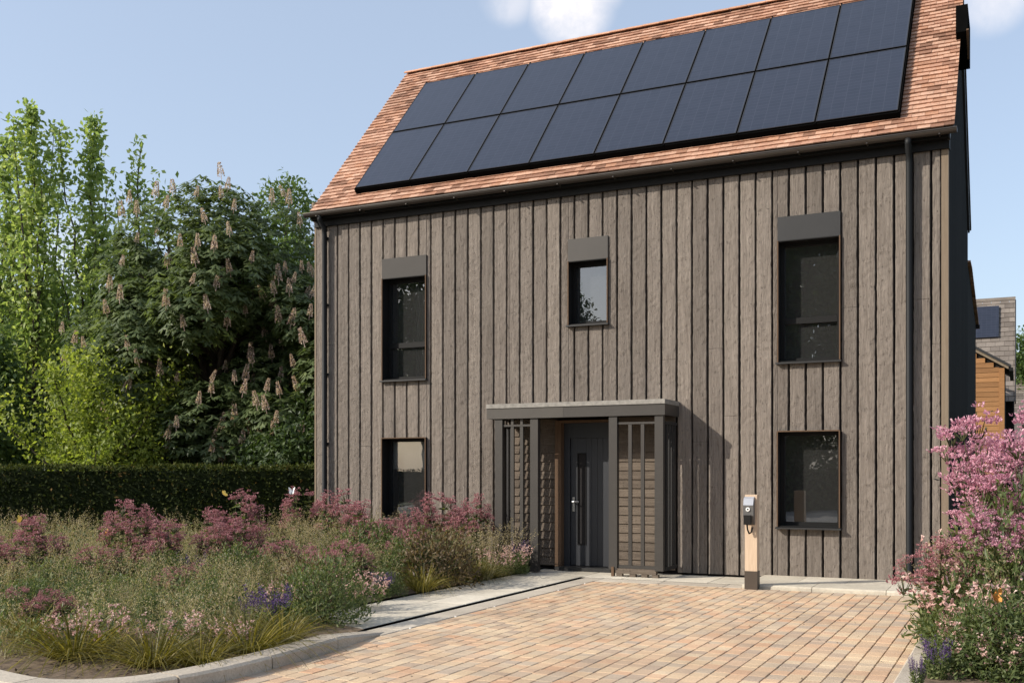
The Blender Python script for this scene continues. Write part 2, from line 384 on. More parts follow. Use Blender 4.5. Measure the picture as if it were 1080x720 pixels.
while x < .04:
    y = -1.405 - (RNG.random()*.2)
    yy = -1.405
    first = True
    while yy > -15.5:
        ln = RNG.choice([.135, .165, .2, .2])
        if first: ln *= RNG.random()*.6+.4; first = False
        j = RNG.normal()*.0012
        block(g, x+.0035, min(x+pw, .045)-.0035, yy-ln+.003, yy-.001, j, RNG.random())
        yy -= ln
    x += pw; k += 1
structure(g.obj('driveway_paving', M['paver']))
# plain drive further back behind the camera
g = MB(); g.add([(-4.6, -26, -.004), (6, -26, -.004), (6, -15.5, -.004), (-4.6, -15.5, -.004)], [(0, 1, 2, 3)], .4); structure(g.obj('road', M['pave_grey']))
# edging stones along the drain
g = MB(); y = -1.0
while y > -6.75:
    ln = min(.9, y+6.75+.0001); 
    if ln < .05: break
    block(g, -4.735, -4.455, y-ln+.004, y, .0, RNG.random(), .006, .08); y -= ln
x = -4.45
while x < -2.42:
    ln = min(.9, -2.40-x); block(g, x, x+ln-.005, -1.385, -1.005, .0, RNG.random(), .006, .08); x += ln
structure(g.obj('edging_strip', M['kerb']))
g = MB(); g.box(-4.835, -4.738, -6.7, -.935, -.1, -.004); g.box(-4.738, -2.42, -1.003, -.935, -.1, -.004)
g.box(-4.453, -4.438, -6.72, -1.39, -.1, -.010)
slot = structure(g.obj('drain_slot', M['slot']))
g = MB()
for k in range(6): g.tube([(-4.446, -1.75-k*.9, -.012), (-4.446, -1.75-k*.9, .002)], .011, 8)
tag(structure(g.obj('drain_studs', M['white'])))
# wall-side kerb right of the charging post, top 5 cm up
g = MB()
for x0, x1 in ((-2.40, -1.52), (-1.512, -.63), (-.622, .22)):
    g.prism([(-1.385, -.06), (-1.37, .03), (-1.345, .05), (-.78, .052), (-.78, -.06)], 'x', x0, x1, RNG.random())
x = -2.40
while x < .1:
    g.box(x, min(x+.6, .2)-.005, -.775, -.006, -.06, .05, RNG.random()); x += .6
structure(g.obj('wall_kerb', M['flag']))
# flagstone path and the strip below the wall
g = MB(); y = -.012
while y > -6.6:
    ln = .74+.02*RNG.normal(); off = RNG.random()*.3
    y1 = max(y-ln, -6.7); s = -5.30+RNG.normal()*.05
    for x0, x1 in ((-5.84, s), (s, -4.835)): block(g, x0+.004, x1-.004, y1+.004, y-.004, RNG.normal()*.001, RNG.random(), .005, .08)
    y = y1
x = -4.835
while x < -2.42:
    ln = min(.62, -2.41-x); block(g, x+.004, x+ln-.004, -.935, -.012, RNG.normal()*.001, RNG.random(), .005, .08); x += ln
structure(g.obj('path', M['flag']))
g = MB(); g.add([(-5.9, -6.9, -.03), (-2.4, -6.9, -.03), (-2.4, -.01, -.03), (-5.9, -.01, -.03)], [(0, 1, 2, 3)]); g.v[0][1] = (-4.45, -6.9, -.03); g.v[0][2] = (-2.4, -1.0, -.03)
structure(g.obj('path_bed', M['joint']))
# curved raised kerb round the bed
inner = np.array([(-4.73, -6.62), (-4.60, -7.4), (-4.52, -8.4), (-4.53, -9.1), (-4.66, -9.58), (-5.0, -9.86), (-5.5, -9.84), (-6.4, -9.6), (-8.5, -9.0), (-14., -7.5), (-24, -4.8)])
def offset_line(P, w):
    T = np.gradient(P, axis=0); T /= np.linalg.norm(T, axis=1)[:, None]
    return P + np.stack([-T[:, 1], T[:, 0]], 1)*w
def resample(P, step):
    # Catmull-Rom through the points
    out = []
    Q = np.vstack([2*P[0]-P[1], P, 2*P[-1]-P[-2]])
    for i in range(1, len(Q)-2):
        n = max(2, int(np.linalg.norm(Q[i+1]-Q[i])/step))
        for t in np.linspace(0, 1, n, endpoint=False):
            a, b_, c, d = Q[i-1], Q[i], Q[i+1], Q[i+2]
            out.append(.5*((2*b_)+(-a+c)*t+(2*a-5*b_+4*c-d)*t*t+(-a+3*b_-3*c+d)*t**3))
    out.append(P[-1]); return np.array(out)
inn = resample(inner, .1); out_ = offset_line(inn, .23); mid_ = offset_line(inn, .205)
g = MB(); s = 0; acc_ = 0; i0 = 0; r = RNG.random()
hgt = np.clip(np.arange(len(inn))/8., 0.02, 1)*.1
cs = np.concatenate([[0], np.cumsum(np.linalg.norm(np.diff(inn, axis=0), axis=1))])
for i in range(len(inn)-1):
    if int(cs[i]/.9) != int(cs[i-1]/.9) if i else False: r = RNG.random()
    joint = i and int(cs[i]/.9) != int(cs[i-1]/.9)
    a = .12 if joint else 0.
    p = [inn[i]*(1-a)+inn[i+1]*a, inn[i+1]]; q = [mid_[i]*(1-a)+mid_[i+1]*a, mid_[i+1]]; o_ = [out_[i]*(1-a)+out_[i+1]*a, out_[i+1]]
    V = []
    for k in (0, 1):
        h_ = hgt[i+k]
        V += [(*p[k], -.08), (*p[k], h_), (*q[k], h_), (*o_[k], h_-.018), (*o_[k], -.08)]
    g.add(V, [(0, 1, 6, 5), (1, 2, 7, 6), (2, 3, 8, 7), (3, 4, 9, 8), (0, 4, 3, 2), (0, 2, 1, 1), (5, 7, 8, 9), (5, 6, 7, 7)], r)
structure(g.obj('bed_kerb', M['kerb']))
# grey pavement slabs in front of the bed
g = MB()
for i in range(0, len(out_)-1):
    pass
V = [(-24, -30, -.008), (-4.445, -30, -.008)] + [(p[0]-.0, p[1], -.008) for p in out_[(cs > 2.2)]]
PV = np.array(V); cen = np.array([[-9, -18, -.008]])
VV = np.vstack([PV, cen]); n_ = len(PV)
g.add(VV, [(i, (i+1) % n_, n_, n_) for i in range(n_)], .5)
structure(g.obj('pavement', M['pave_grey']))
# soil bed
poly = [(-24, -4.9)] + [tuple(p) for p in inn[::-1]] + [(-5.845, -6.6), (-5.845, -.02), (-10.22, -.02), (-10.22, 3), (-24, 3)]
g = MB(); V = [(x, y, .02) for x, y in poly] + [(-9., -5., .03)]
n_ = len(poly); g.add(V, [(i, (i+1) % n_, n_, n_) for i in range(n_)], .5); structure(g.obj('soil_bed', M['soil']))
# right hand bed and its kerb
g = MB(); g.prism([(.05, -.06), (.05, .03), (.07, .05), (.2, .05), (.2, -.06)], 'y', -26, -1.39, .4)
kb = g.obj('drive_kerb', M['kerb']); structure(kb)
g = MB(); g.add([(.2, -16, .02), (8, -16, .02), (8, 8, .02), (.2, 8, .02)], [(0, 1, 2, 3)]); structure(g.obj('side_bed_soil', M['soil']))

#@@HOUSE
# ------------------------------------------------------------------ house
house = tag(empty('timber_house', (-5.05, 0, 0)), 'two storey house in weathered vertical boards under a clay tile roof with solar panels', 'house')
HX = Matrix.Translation((5.05, 0, 0))
def part(b, name, mats, parent=None, smooth=False, label=None):
    o = b.obj(name, mats, parent or house, smooth); o.matrix_parent_inverse = HX if parent is None else Matrix.Identity(4)
    if label: o['label'] = label
    return o
def sub(b, name, mats, parent, smooth=False):
    # the parent part is a mesh at the house origin, built in world coordinates
    o = b.obj(name, mats, parent, smooth); return o
W_ = {'W1': (-8.82, -7.96, 3.05, 5.09), 'W2': (-5.42, -4.77, 3.77, 5.09), 'W3': (-2.22, -1.37, 3.05, 5.09), 'W4': (-2.22, -1.37, .74, 2.08), 'W5': (-8.82, -7.96, .74, 2.08)}
holes = list(W_.values()); porch_hole = (-6.44, -3.70, -1, 2.36)
TOP = 5.76; BOT = .03
def zspans(x0, x1, hs, z0, z1):
    sp = [(z0, z1)]
    for a, b_, c, d in hs:
        if x1 > a+1e-4 and x0 < b_-1e-4:
            ns = []
            for s0, s1 in sp:
                if d <= s0 or c >= s1: ns.append((s0, s1)); continue
                if c > s0: ns.append((s0, c))
                if d < s1: ns.append((d, s1))
            sp = ns
    return sp
pitch = .2327; grooves = [-8.816+pitch*k for k in range(-6, 38)]
grooves = [q for q in grooves if -10.19 < q < -.12]
edges = [-10.2] + grooves + [-.085]
g = MB(); gap = .029
hs_all = holes + [porch_hole]
for i in range(len(edges)-1):
    x0 = edges[i] + (gap/2 if i else 0); x1 = edges[i+1] - (gap/2 if i < len(edges)-2 else .012)
    br = sorted({x0, x1} | {q for h in hs_all for q in h[:2] if x0 < q < x1})
    r = RNG.random(); cutz = (1.2+4*RNG.random()) if RNG.random() < .4 else 0; dy = RNG.normal()*.0025; tlt = RNG.normal()*.002
    for j in range(len(br)-1):
        spans_ = zspans(br[j], br[j+1], hs_all, BOT, TOP)
        if cutz: spans_ = [q for z0, z1 in spans_ for q in ([(z0, cutz-.002), (cutz+.002, z1)] if z0+.2 < cutz < z1-.2 else [(z0, z1)])]
        for z0, z1 in spans_:
            xa, xb = br[j], br[j+1]
            c = .007; ns = max(2, int((z1-z0)/.055)+1); zz = np.linspace(z0, z1, ns); V = []; wd_ = xb-xa
            el = np.cumsum(RNG.normal(size=ns))*.0007; el -= np.linspace(el[0], el[-1], ns); el = np.clip(el, -.002, .002)+RNG.normal(size=ns)*.002*(RNG.random(ns) < .5)
            er = np.cumsum(RNG.normal(size=ns))*.0007; er -= np.linspace(er[0], er[-1], ns); er = np.clip(er, -.002, .002)+RNG.normal(size=ns)*.002*(RNG.random(ns) < .5)
            if xa != x0: el = el*0
            if xb != x1: er = er*0
            jt = RNG.normal(size=(ns, 4))*.0016
            for i_, z in enumerate(zz):
                a_, b_ = xa+el[i_], xb+er[i_]
                V += [(a_, .045, z), (a_, .004+dy, z), (a_+c, -.003+dy+jt[i_, 0], z), (xa+wd_*.35, -.004+dy+jt[i_, 1], z), (xa+wd_*.68, -.004+dy+tlt+jt[i_, 2], z), (b_-c, -.003+dy+tlt+jt[i_, 3], z), (b_, .004+dy+tlt, z), (b_, .045, z)]
            F = []
            for i_ in range(ns-1):
                F += [(8*i_+q, 8*i_+q+1, 8*i_+q+9, 8*i_+q+8) for q in range(7)]
            e_ = 8*(ns-1); F += [(0, 7, 6, 1), (1, 6, 5, 2), (2, 5, 4, 3), (e_, e_+1, e_+6, e_+7), (e_+1, e_+2, e_+5, e_+6), (e_+2, e_+3, e_+4, e_+5)]
            g.add(V, F, r)
part(g, 'wall_cladding', M['clad'])
# backing sheet behind the gaps
bx = sorted({-10.2, 0.} | {q for h in holes for q in h[:2]})
g = MB()
for j in range(len(bx)-1):
    for z0, z1 in zspans(bx[j], bx[j+1], holes, 0, 5.9): g.box(bx[j], bx[j+1], .046, .09, z0, z1)
part(g, 'wall', M['back'])
# gable ends and back
rz, ry, ez, ey = 9.32, 2.9, 5.9, 5.85
def gable(x0, x1):
    b = MB(); b.prism([(.092, 0), (ey, 0), (ey, ez), (ry, rz), (.092, ez+.1)], 'x', x0, x1); return b
g = gable(-.09, -.03)
y = .12
while y < ey-.05:
    zt = ez + (rz-ez)*(1-abs(y-ry)/ry) - .12
    g.box(-.03, -.004, y, y+.2, .03, zt, RNG.random()); y += .2327
g.box(-10.2, -.1, ey-.06, ey, 0, ez)
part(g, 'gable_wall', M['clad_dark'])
part(gable(-10.2, -10.14), 'side_wall', M['clad'])
g = MB(); g.box(-10.13, -.1, 2.6, 2.65, 0, 5.9); g.box(-10.13, -.1, .1, 5.7, 2.55, 2.62); g.box(-10.13, -.1, .1, 5.7, 5.5, 5.56)
part(g, 'interior_partition', M['plaster'])
g = MB(); g.box(-.083, .004, -.012, .12, .03, 5.80, .5); part(g, 'corner_board', M['corner'])
g = MB(); g.box(-10.225, -10.19, -.012, .12, .03, 5.80, .5); part(g, 'corner_board', M['corner'])

# roof
e0 = np.array([0, -.25, 5.97]); sv = np.array([0, .67406, .73867]); nv = np.array([0, -.73867, .67406]); RL = 4.67
def rp(x, v, n): return np.array([x, 0, 0]) + e0 + sv*v + nv*n
g = MB()
g.obox(rp(-10.12, 0, -.06), (10.2, 0, 0), sv*RL, nv*.05)
sb = sv*np.array([1, -1, 1]); nb = nv*np.array([1, -1, 1])
apex = rp(0, RL, 0); e1 = apex - sb*RL
b0 = np.array([-10.12, e1[1], e1[2]])
g.obox(b0 - nb*.06, (10.17, 0, 0), sb*RL, nb*.05)
roof = part(g, 'roof', M['metal_d'])
g = MB(); gauge = .1055; tw = .1655; nrow = int(RL/gauge)
for rr in range(nrow):
    v = rr*gauge; x = -10.13 + (tw/2 if rr % 2 else 0); xs = [-10.13] if rr % 2 else []
    while x < .09: xs.append(x); x += tw
    xs.append(.09)
    for i in range(len(xs)-1):
        if xs[i+1]-xs[i] < .02: continue
        j = RNG.normal()*.0025; lift = RNG.normal()*.002
        xa, xb = xs[i]+.0015, xs[i+1]-.0015
        o = rp(xa, v+j, .020+lift)
        d = rp(xa, v+.16, -.010) - rp(xa, v, .020)
        g.obox(o, (xb-xa, 0, 0), d+np.array([0, 0, RNG.normal()*.001]), nv*.018, RNG.random())
    # back slope verge tiles near each gable end
    for xa, xb in ((-.26, .05), (-10.13, -9.9)):
        o = np.array([xa, 0, 0])+e1+sb*v+nb*.012; d = sb*.16-nb*.018
        g.obox(o, (xb-xa, 0, 0), d, nb*.016, RNG.random())
sub(g, 'tiles', M['tile'], roof)
g = MB(); x = -10.14
while x < .085:
    ln = min(.31, .09-x)
    r = RNG.random(); th = np.linspace(-1.15, 1.15, 8); V = []
    for xx, rr in ((x+.003, .125), (x+ln-.003, .120)):
        for R_ in (rr, rr-.02):
            V += [(xx, apex[1]+R_*math.sin(t), apex[2]-.045+R_*math.cos(t)*.85) for t in th]
    n8 = 8; F = []
    for q in range(n8-1):
        F += [(q, q+1, 16+q+1, 16+q), (8+q+1, 8+q, 24+q, 24+q+1), (q+1, q, 8+q, 8+q+1), (16+q, 16+q+1, 24+q+1, 24+q)]
    F += [(0, 16, 24, 8), (7, 15, 31, 23)]
    g.add(V, F, r); x += ln
sub(g, 'ridge_tiles', M['ridge'], roof)
# bargeboard on the right verge + fascia, gutter, downpipes
for bx0 in (.0, -10.23):
    g = MB(); g.obox(rp(bx0, .05, -.22), (.03, 0, 0), sv*(RL-.25), nv*.16); part(g, 'bargeboard', M['metal_d'])
    g = MB(); g.obox(np.array([bx0, 0, 0])+e1+sb*.05-nb*.22, (.03, 0, 0), sb*(RL-.25), nb*.16); part(g, 'bargeboard', M['metal_d'])
g = MB(); g.box(-10.2, .02, -.05, .10, 5.76, 5.93); g.box(-10.2, .02, -.16, -.052, 5.87, 5.93); part(g, 'fascia', M['frame'])
g = MB(); th = np.linspace(math.pi, 2*math.pi, 9); V = []
for xx in (-10.27, .12):
    for R_ in (.062, .056): V += [(xx, -.225+R_*math.cos(t), 5.955+R_*math.sin(t)) for t in th]
F = []
for q in range(8): F += [(q, q+1, 18+q+1, 18+q), (9+q+1, 9+q, 27+q, 27+q+1)]
F += [(0, 18, 27, 9), (8, 17, 35, 26)]
g.add(V, F)
for xx in (-10.27, .112): g.prism([(-.225+.06*math.cos(t), 5.955+.06*math.sin(t)) for t in th], 'x', xx, xx+.008)
x = -10.
while x < .1:
    g.box(x, x+.02, -.29, -.16, 5.885, 5.9); x += .9
g.box(-10.27, .12, -.292, -.282, 5.948, 5.962)
part(g, 'gutter', M['gutter'])
for x in (-9.96, -.475):
    g = MB(); g.tube([(x, -.225, 5.90), (x, -.225, 5.84), (x, -.10, 5.72), (x, -.085, 5.6), (x, -.085, .1), (x, -.13, .06)], .043, 10); dp = part(g, 'downpipe', M['pipe'], smooth=True)
    for z in (5.55, 4.4, 3.2, 2.0, .8):
        g = MB(); g.box(x-.032, x+.032, -.105, -.004, z-.02, z+.02); sub(g, 'bracket', M['pipe'], dp)
# dark box near the top of the gable
g = MB(); g.prism([(1.15, 7.72), (1.5, 7.46), (1.95, 7.46), (1.95, 8.06), (1.15, 8.10)], 'x', .034, .19); bxo = part(g, 'gable_box', M['slot'])
g = MB(); g.obox((.172, 1.12, 7.72), (.03, 0, 0), (0, .38, -.28), (0, .03, .03)); sub(g, 'trim', M['trim'], bxo)

# solar panels
for row in (0, 1):
    for c in range(8):
        x0 = -9.30 + 1.0885*c; v0 = .36 + 1.75*row
        g = MB(); th = .04; w_, h_ = 1.066, 1.705
        a = rp(x0, v0, .105)
        fr = .010
        g.obox(a, (w_, 0, 0), sv*h_, nv*(th-.004), mi=1)
        for (u0, u1, q0, q1) in ((0, w_, 0, fr), (0, w_, h_-fr, h_), (0, fr, fr, h_-fr), (w_-fr, w_, fr, h_-fr)):
            g.obox(rp(x0+u0, v0+q0, .105+th-.004), (u1-u0, 0, 0), sv*(q1-q0), nv*.007)
        p = part(g, 'solar_panel', [M['metal_d'], M['slot']])
        # glass laid in the panel's own plane so that its cells line up
        g = MB(); g.add([(fr, fr, 0), (w_-fr, fr, 0), (w_-fr, h_-fr, 0), (fr, h_-fr, 0)], [(0, 1, 2, 3)])
        o = g.obj('glass', M['pv'], p)
        pt = rp(x0, v0, .105+th-.001)
        o.matrix_local = Matrix(((1, 0, 0, pt[0]), (0, sv[1], nv[1], pt[1]), (0, sv[2], nv[2], pt[2]), (0, 0, 0, 1)))
g = MB()
for c in range(9):
    x = -9.308+1.0885*c
    g.obox(rp(x-.010, .33, .03), (.02, 0, 0), sv*3.56, nv*.105)
for v in (.6, 1.6, 2.4, 3.4): g.obox(rp(-9.30, v, .024), (8.69, 0, 0), sv*.04, nv*.045)
part(g, 'panel_rails', M['slot'])
g = MB(); g.obox(rp(-9.30, .335, .028), (8.70, 0, 0), sv*.02, nv*.095); part(g, 'panel_shade_strip', M['slot'])  # black strip added for the shaded gap below the panels

# windows
def window(k, x0, x1, z0, z1, lintel=None, bar=None, pane_reflection=None, surround=.03):
    zt = lintel if lintel else z1
    g = MB(); dp = .20; t = .012
    # reveal lining, proud of the boards
    py = -surround
    g.box(x0, x0+t, py, dp, z0, zt); g.box(x1-t, x1, py, dp, z0, zt); g.box(x0+t, x1-t, py, dp, zt-t, zt); g.box(x0+t, x1-t, py+.01, dp, z0, z0+t)
    wd = part(g, 'window', M['frame'])
    g = MB(); lw = .012
    g.box(x0-.004, x0+lw, py-.012, py-.001, z0, zt); sub(g, 'trim', M['trim'], wd)
    g = MB(); g.box(x1-lw, x1+.004, py-.012, py-.001, z0, zt); sub(g, 'trim', M['trim'], wd)
    if not lintel: g = MB(); g.box(x0+lw, x1-lw, py-.012, py-.001, zt-lw, zt+.004); sub(g, 'trim', M['trim'], wd)
    g = MB(); fw = .05; y0, y1 = dp-.05, dp+.03
    xa, xb, za, zb = x0+t, x1-t, z0+t, zt-t
    g.box(xa, xa+fw, y0, y1, za, zb); g.box(xb-fw, xb, y0, y1, za, zb); g.box(xa+fw, xb-fw, y0, y1, zb-fw, zb); g.box(xa+fw, xb-fw, y0, y1, za, za+fw)
    if bar: g.box(xa+fw, xb-fw, y0-.003, y1, bar, bar+.085)
    sub(g, 'frame', M['frame'], wd)
    spans = [(za+fw, zb-fw)] if not bar else [(za+fw, bar), (bar+.085, zb-fw)]
    for s0, s1 in spans:
        g = MB(); g.add([(xa+fw, dp, s0), (xb-fw, dp, s0), (xb-fw, dp, s1), (xa+fw, dp, s1)], [(0, 1, 2, 3)]); sub(g, 'pane', M['glass'], wd)
    g = MB(); g.prism([(py-.05, z0-.03), (py-.05, z0-.008), (.10, z0+.004), (.10, z0-.03)], 'x', x0-.02, x1+.02); sub(g, 'sill', M['metal_d'], wd)
    if lintel:
        g = MB(); g.box(x0-.002, x1+.002, -.028, .10, lintel+.001, z1); sub(g, 'lintel_panel', {'W3': M['metal_d'], 'W1': M['lintel']}.get(k, M['metal2']), wd)
    if pane_reflection:
        g = MB(); g.box(xa+.02, xb-.02, dp+.06, dp+.066, pane_reflection, zb); sub(g, 'reflection_sheet', M['pane_reflection'], wd)  # pale sheet standing in for bright sky mirrored above the hedge line
    return wd
window('W1', *W_['W1'], lintel=4.76, bar=3.60)
window('W2', *W_['W2'], lintel=4.75)
window('W3', *W_['W3'], lintel=4.755, bar=3.60)
window('W4', *W_['W4'], surround=.06)
window('W5', *W_['W5'], pane_reflection=1.56, surround=.04)
# half drawn curtain in the upper left room
g = MB(); n_ = 26
for i in range(n_-1):
    xa, xb = -8.42+.42*i/n_, -8.42+.42*(i+1)/n_
    g.add([(xa, .42+.02*math.sin(i*1.3), 3.0), (xb, .42+.02*math.sin((i+1)*1.3), 3.0), (xb, .42+.02*math.sin((i+1)*1.3), 5.2), (xa, .42+.02*math.sin(i*1.3), 5.2)], [(0, 1, 2, 3)], .5)
part(g, 'curtain', M['plaster'])

# porch ------------------------------------------------------------
for xa, xb in ((-6.42, -5.608), (-4.672, -3.72)):
    g = MB(); z = .06
    while z < 2.34:
        h_ = .134; zt = min(z+h_, 2.355)
        g.prism([(.04, z), (-.016, z), (.004, zt), (.04, zt)], 'x', xa, xb, RNG.random()); z += h_
    part(g, 'lapped_boards', M['lap'])
PX0, PX1, PY = -6.49, -3.66, -.69
g = MB(); g.box(PX0-.004, PX1+.004, PY-.012, -.006, 2.475, 2.54); can = part(g, 'porch_canopy', M['slab_top'])
g = MB(); g.box(PX0, -5.22, PY, PY+.03, 2.315, 2.474); g.box(PX0, PX0+.03, PY+.03, -.01, 2.315, 2.474); sub(g, 'fascia_board', M['metal'], can)
g = MB(); g.box(-5.22, PX1, PY+.002, PY+.03, 2.315, 2.474); g.box(PX1-.03, PX1, PY+.03, -.01, 2.315, 2.474); sub(g, 'fascia_board', M['metal2'], can)
g = MB(); g.box(PX0+.03, PX1-.03, PY+.03, -.01, 2.33, 2.35); sub(g, 'soffit', M['frame'], can)
posts = (-6.30, -5.705, -4.448, -3.755)
for i, xc in enumerate(posts):
    g = MB(); g.box(xc-.063, xc+.063, -.665, -.575, .012 if i < 2 else .10, 2.329); part(g, 'porch_post', M['metal2'])
for a, b_, zb in ((posts[0], posts[1], .12), (posts[2], posts[3], .12)):
    g = MB(); xa, xb = a+.064, b_-.064
    g.box(xa, xb, -.645, -.60, 2.195, 2.225); g.box(xa, xb, -.645, -.60, zb, zb+.045)
    scr = part(g, 'slat_screen', M['metal2'])
    for q in (1, 2):
        xx = xa+(xb-xa)*q/3
        g = MB(); g.box(xx-.026, xx+.026, -.640, -.605, zb+.046, 2.194); sub(g, 'slat', M['metal2'], scr)
    if a < -6:
        for q in (1, 2):
            xx = xa+(xb-xa)*q/3
            g = MB(); g.box(xx-.02, xx+.02, -.640, -.605, 2.226, 2.328); sub(g, 'strut', M['metal'], scr)
for xc in (posts[0]-.04, posts[3]+.055):
    g = MB(); g.box(xc-.02, xc+.02, -.57, -.03, 2.19, 2.23); g.box(xc-.02, xc+.02, -.57, -.03, .10, .15)
    scr = part(g, 'side_screen', M['metal_d'])
    for q in range(4):
        yy = -.50+q*.125
        g = MB(); g.box(xc-.018, xc+.018, yy-.03, yy+.03, .151, 2.189); sub(g, 'slat', M['metal_d'], scr)
# little plinth under the right screen
g = MB(); g.box(-4.42, -3.80, -.66, -.58, .045, .118)
for xx in (-4.40, -4.2, -4.02, -3.86): g.box(xx, xx+.09, -.655, -.585, .0, .044)
part(g, 'screen_plinth', M['lap'])
g = MB(); g.box(-4.47, -4.43, -.68, -.62, .0, .14); part(g, 'post_foot', M['trim'])
# door
g = MB(); g.box(-5.605, -5.50, -.11, .12, .0, 2.30); g.box(-5.5, -4.70, -.11, .12, 2.262, 2.30)
dfr = part(g, 'door_surround', M['trim'])
g = MB(); g.box(-4.70, -4.675, -.05, .12, .06, 2.26); sub(g, 'jamb', M['frame'], dfr)
g = MB(); g.box(-5.499, -5.40, -.0, .12, .06, 2.261); g.box(-4.775, -4.701, -.0, .12, .06, 2.261); g.box(-5.40, -4.775, -.0, .12, 2.03, 2.261); sub(g, 'frame', M['door'], dfr)
g = MB(); g.box(-5.58, -4.66, -.20, .12, .0, .058); part(g, 'door_step', M['metal_d'])
g = MB(); xa, xb = -5.398, -4.777; y0 = .03
# leaf of vertical boards around the glazed slot
gx = [xa, -5.285, -5.14] + list(np.linspace(-5.14, xb, 5)[1:])
for i in range(len(gx)-1):
    p, q = gx[i]+.002, gx[i+1]-.002
    if i == 1: g.box(gx[1], gx[2], y0, .09, .07, .385); g.box(gx[1], gx[2], y0, .09, 1.80, 2.028)
    else: g.box(p, q, y0, .09, .07, 2.028)
g.box(xa, xb, y0+.008, .088, .072, .37)
dr = part(g, 'door', M['door'])
g = MB(); g.add([(-5.285, .06, .385), (-5.14, .06, .385), (-5.14, .06, 1.80), (-5.285, .06, 1.80)], [(0, 1, 2, 3)]); M['slot_reflection'] = m_plain('painted_slot_reflection', (.42, .385, .34), .15, 0, .35, 9., .3, bscale=25.)  # pale base colour stands in for the reflection in the door slot
sub(g, 'vision_panel', M['slot_reflection'], dr)
g = MB()
for a in ((-5.287, -5.275, .385, 1.80), (-5.15, -5.138, .385, 1.80), (-5.275, -5.15, .385, .40), (-5.275, -5.15, 1.785, 1.80)): g.box(a[0], a[1], y0-.008, y0-.001, a[2], a[3])
sub(g, 'slot_frame', M['frame'], dr)
g = MB(); g.box(-5.365, -5.33, .018, y0-.001, .9, 1.12); g.tube([(-5.348, .02, 1.05), (-5.348, -.03, 1.05), (-5.24, -.035, 1.05)], .010, 8); sub(g, 'handle', M['chrome'], dr)
# low rear wing seen past the gable
wing = tag(empty('rear_wing', (-1.5, 8, 0)), 'low dark boarded wing with tiled verge just behind the right gable of the big house', 'outbuilding')
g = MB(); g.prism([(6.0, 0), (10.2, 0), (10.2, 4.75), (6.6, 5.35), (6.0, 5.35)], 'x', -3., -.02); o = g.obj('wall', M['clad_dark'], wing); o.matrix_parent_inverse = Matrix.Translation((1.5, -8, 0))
g = MB()
for q in range(22):
    y = 6.0+q*.2; z = 5.36-(.6/3.6)*max(0, y-6.6)
    g.obox((-3.1, y, z), (3.14, 0, 0), (0, .26, -.03), (0, .005, .03), RNG.random())
o = g.obj('roof', M['tile'], wing); o.matrix_parent_inverse = Matrix.Translation((1.5, -8, 0))
g = MB(); g.box(-3.1, .06, 10.2, 10.3, 4.66, 4.74); o = g.obj('gutter', M['frame'], wing); o.matrix_parent_inverse = Matrix.Translation((1.5, -8, 0))

# neighbour houses -------------------------------------------------
def nb_part(b, name, m, root):
    o = b.obj(name, m, root); o.matrix_parent_inverse = root.matrix_basis.inverted(); return o
nbh = tag(empty('neighbour_house', (-3, 31, 0)), 'distant house with steep grey brown tile roof and one dark solar panel', 'house')
def tiled_slope(b, x0, x1, p0, p1, gauge, tw):
    p0 = np.array(p0); p1 = np.array(p1); d = p1-p0; L = np.linalg.norm(d); d /= L; n = np.array([0, -d[1], d[0]]) if True else None
    s3 = np.array([0, d[0], d[1]]); n3 = np.array([0, -d[1], d[0]])
    for r_ in range(int(L/gauge)):
        x = x0 - (tw/2 if r_ % 2 else 0)
        while x < x1-.01:
            xa, xb = max(x, x0), min(x+tw, x1)
            o = np.array([xa+.004, p0[0], p0[1]])+s3*(r_*gauge)+n3*.03
            b.obox(o, (xb-xa-.008, 0, 0), s3*(gauge*1.3)-n3*.03, n3*.03, RNG.random()); x += tw
NX1 = .70
g = MB(); g.prism([(29.2, 0), (36, 0), (36, 4.6), (32.0, 8.4), (28.9, 4.3), (29.2, 4.3)], 'x', -9, NX1-.06); nb_part(g, 'wall', M['clad_dark'], nbh)
g = MB(); tiled_slope(g, -9.1, NX1, (28.7, 4.15), (32.0, 8.5), .26, .33); rf = nb_part(g, 'roof', M['tile_grey'], nbh)
g = MB(); g.box(-9.1, NX1, 31.9, 32.15, 8.48, 8.6); nb_part(g, 'ridge', M['tile_grey'], nbh)
dS = np.array([0, 3.3, 4.35]); LS = np.linalg.norm(dS); dS /= LS; nS = np.array([0, -dS[2], dS[1]])
g = MB(); g.obox(np.array([-1.62, 28.7, 4.15])+dS*3.3+nS*.09, (1.72, 0, 0), dS*1.72, nS*.05); pn = nb_part(g, 'solar_panel', M['pv'], nbh)
g = MB(); g.obox(np.array([NX1-.02, 28.7, 4.15])+nS*-.12, (.04, 0, 0), dS*(LS-.1), nS*.2); nb_part(g, 'bargeboard', M['metal_d'], nbh)
ngb = tag(empty('timber_annexe', (-1.2, 24, 0)), 'small building with orange horizontal boards and pale sloping verge before the grey tiled house', 'outbuilding')
M['orange'] = m_wood('orange_timber', (.20, .095, .038), (.29, .145, .06), (.37, .20, .09), grain=(.6, 10, 10), bump=.3, chips=False)
ex, exz, ridx = .40, 4.95, -2.2
slope = .62
g = MB(); z = 0.
while z < 6.5:
    zt = z+.16
    xr = ex-.16 if zt < exz else ex-.16-(zt-exz)/slope
    xr = min(ex-.16, ex-(zt-exz)/slope-.05) if zt > exz-.1 else ex-.16
    if xr < ridx: break
    g.prism([(23.04, z), (22.985, z), (23.0, zt), (23.04, zt)], 'x', ridx, xr, RNG.random()); z = zt
nb_part(g, 'boards', M['orange'], ngb)
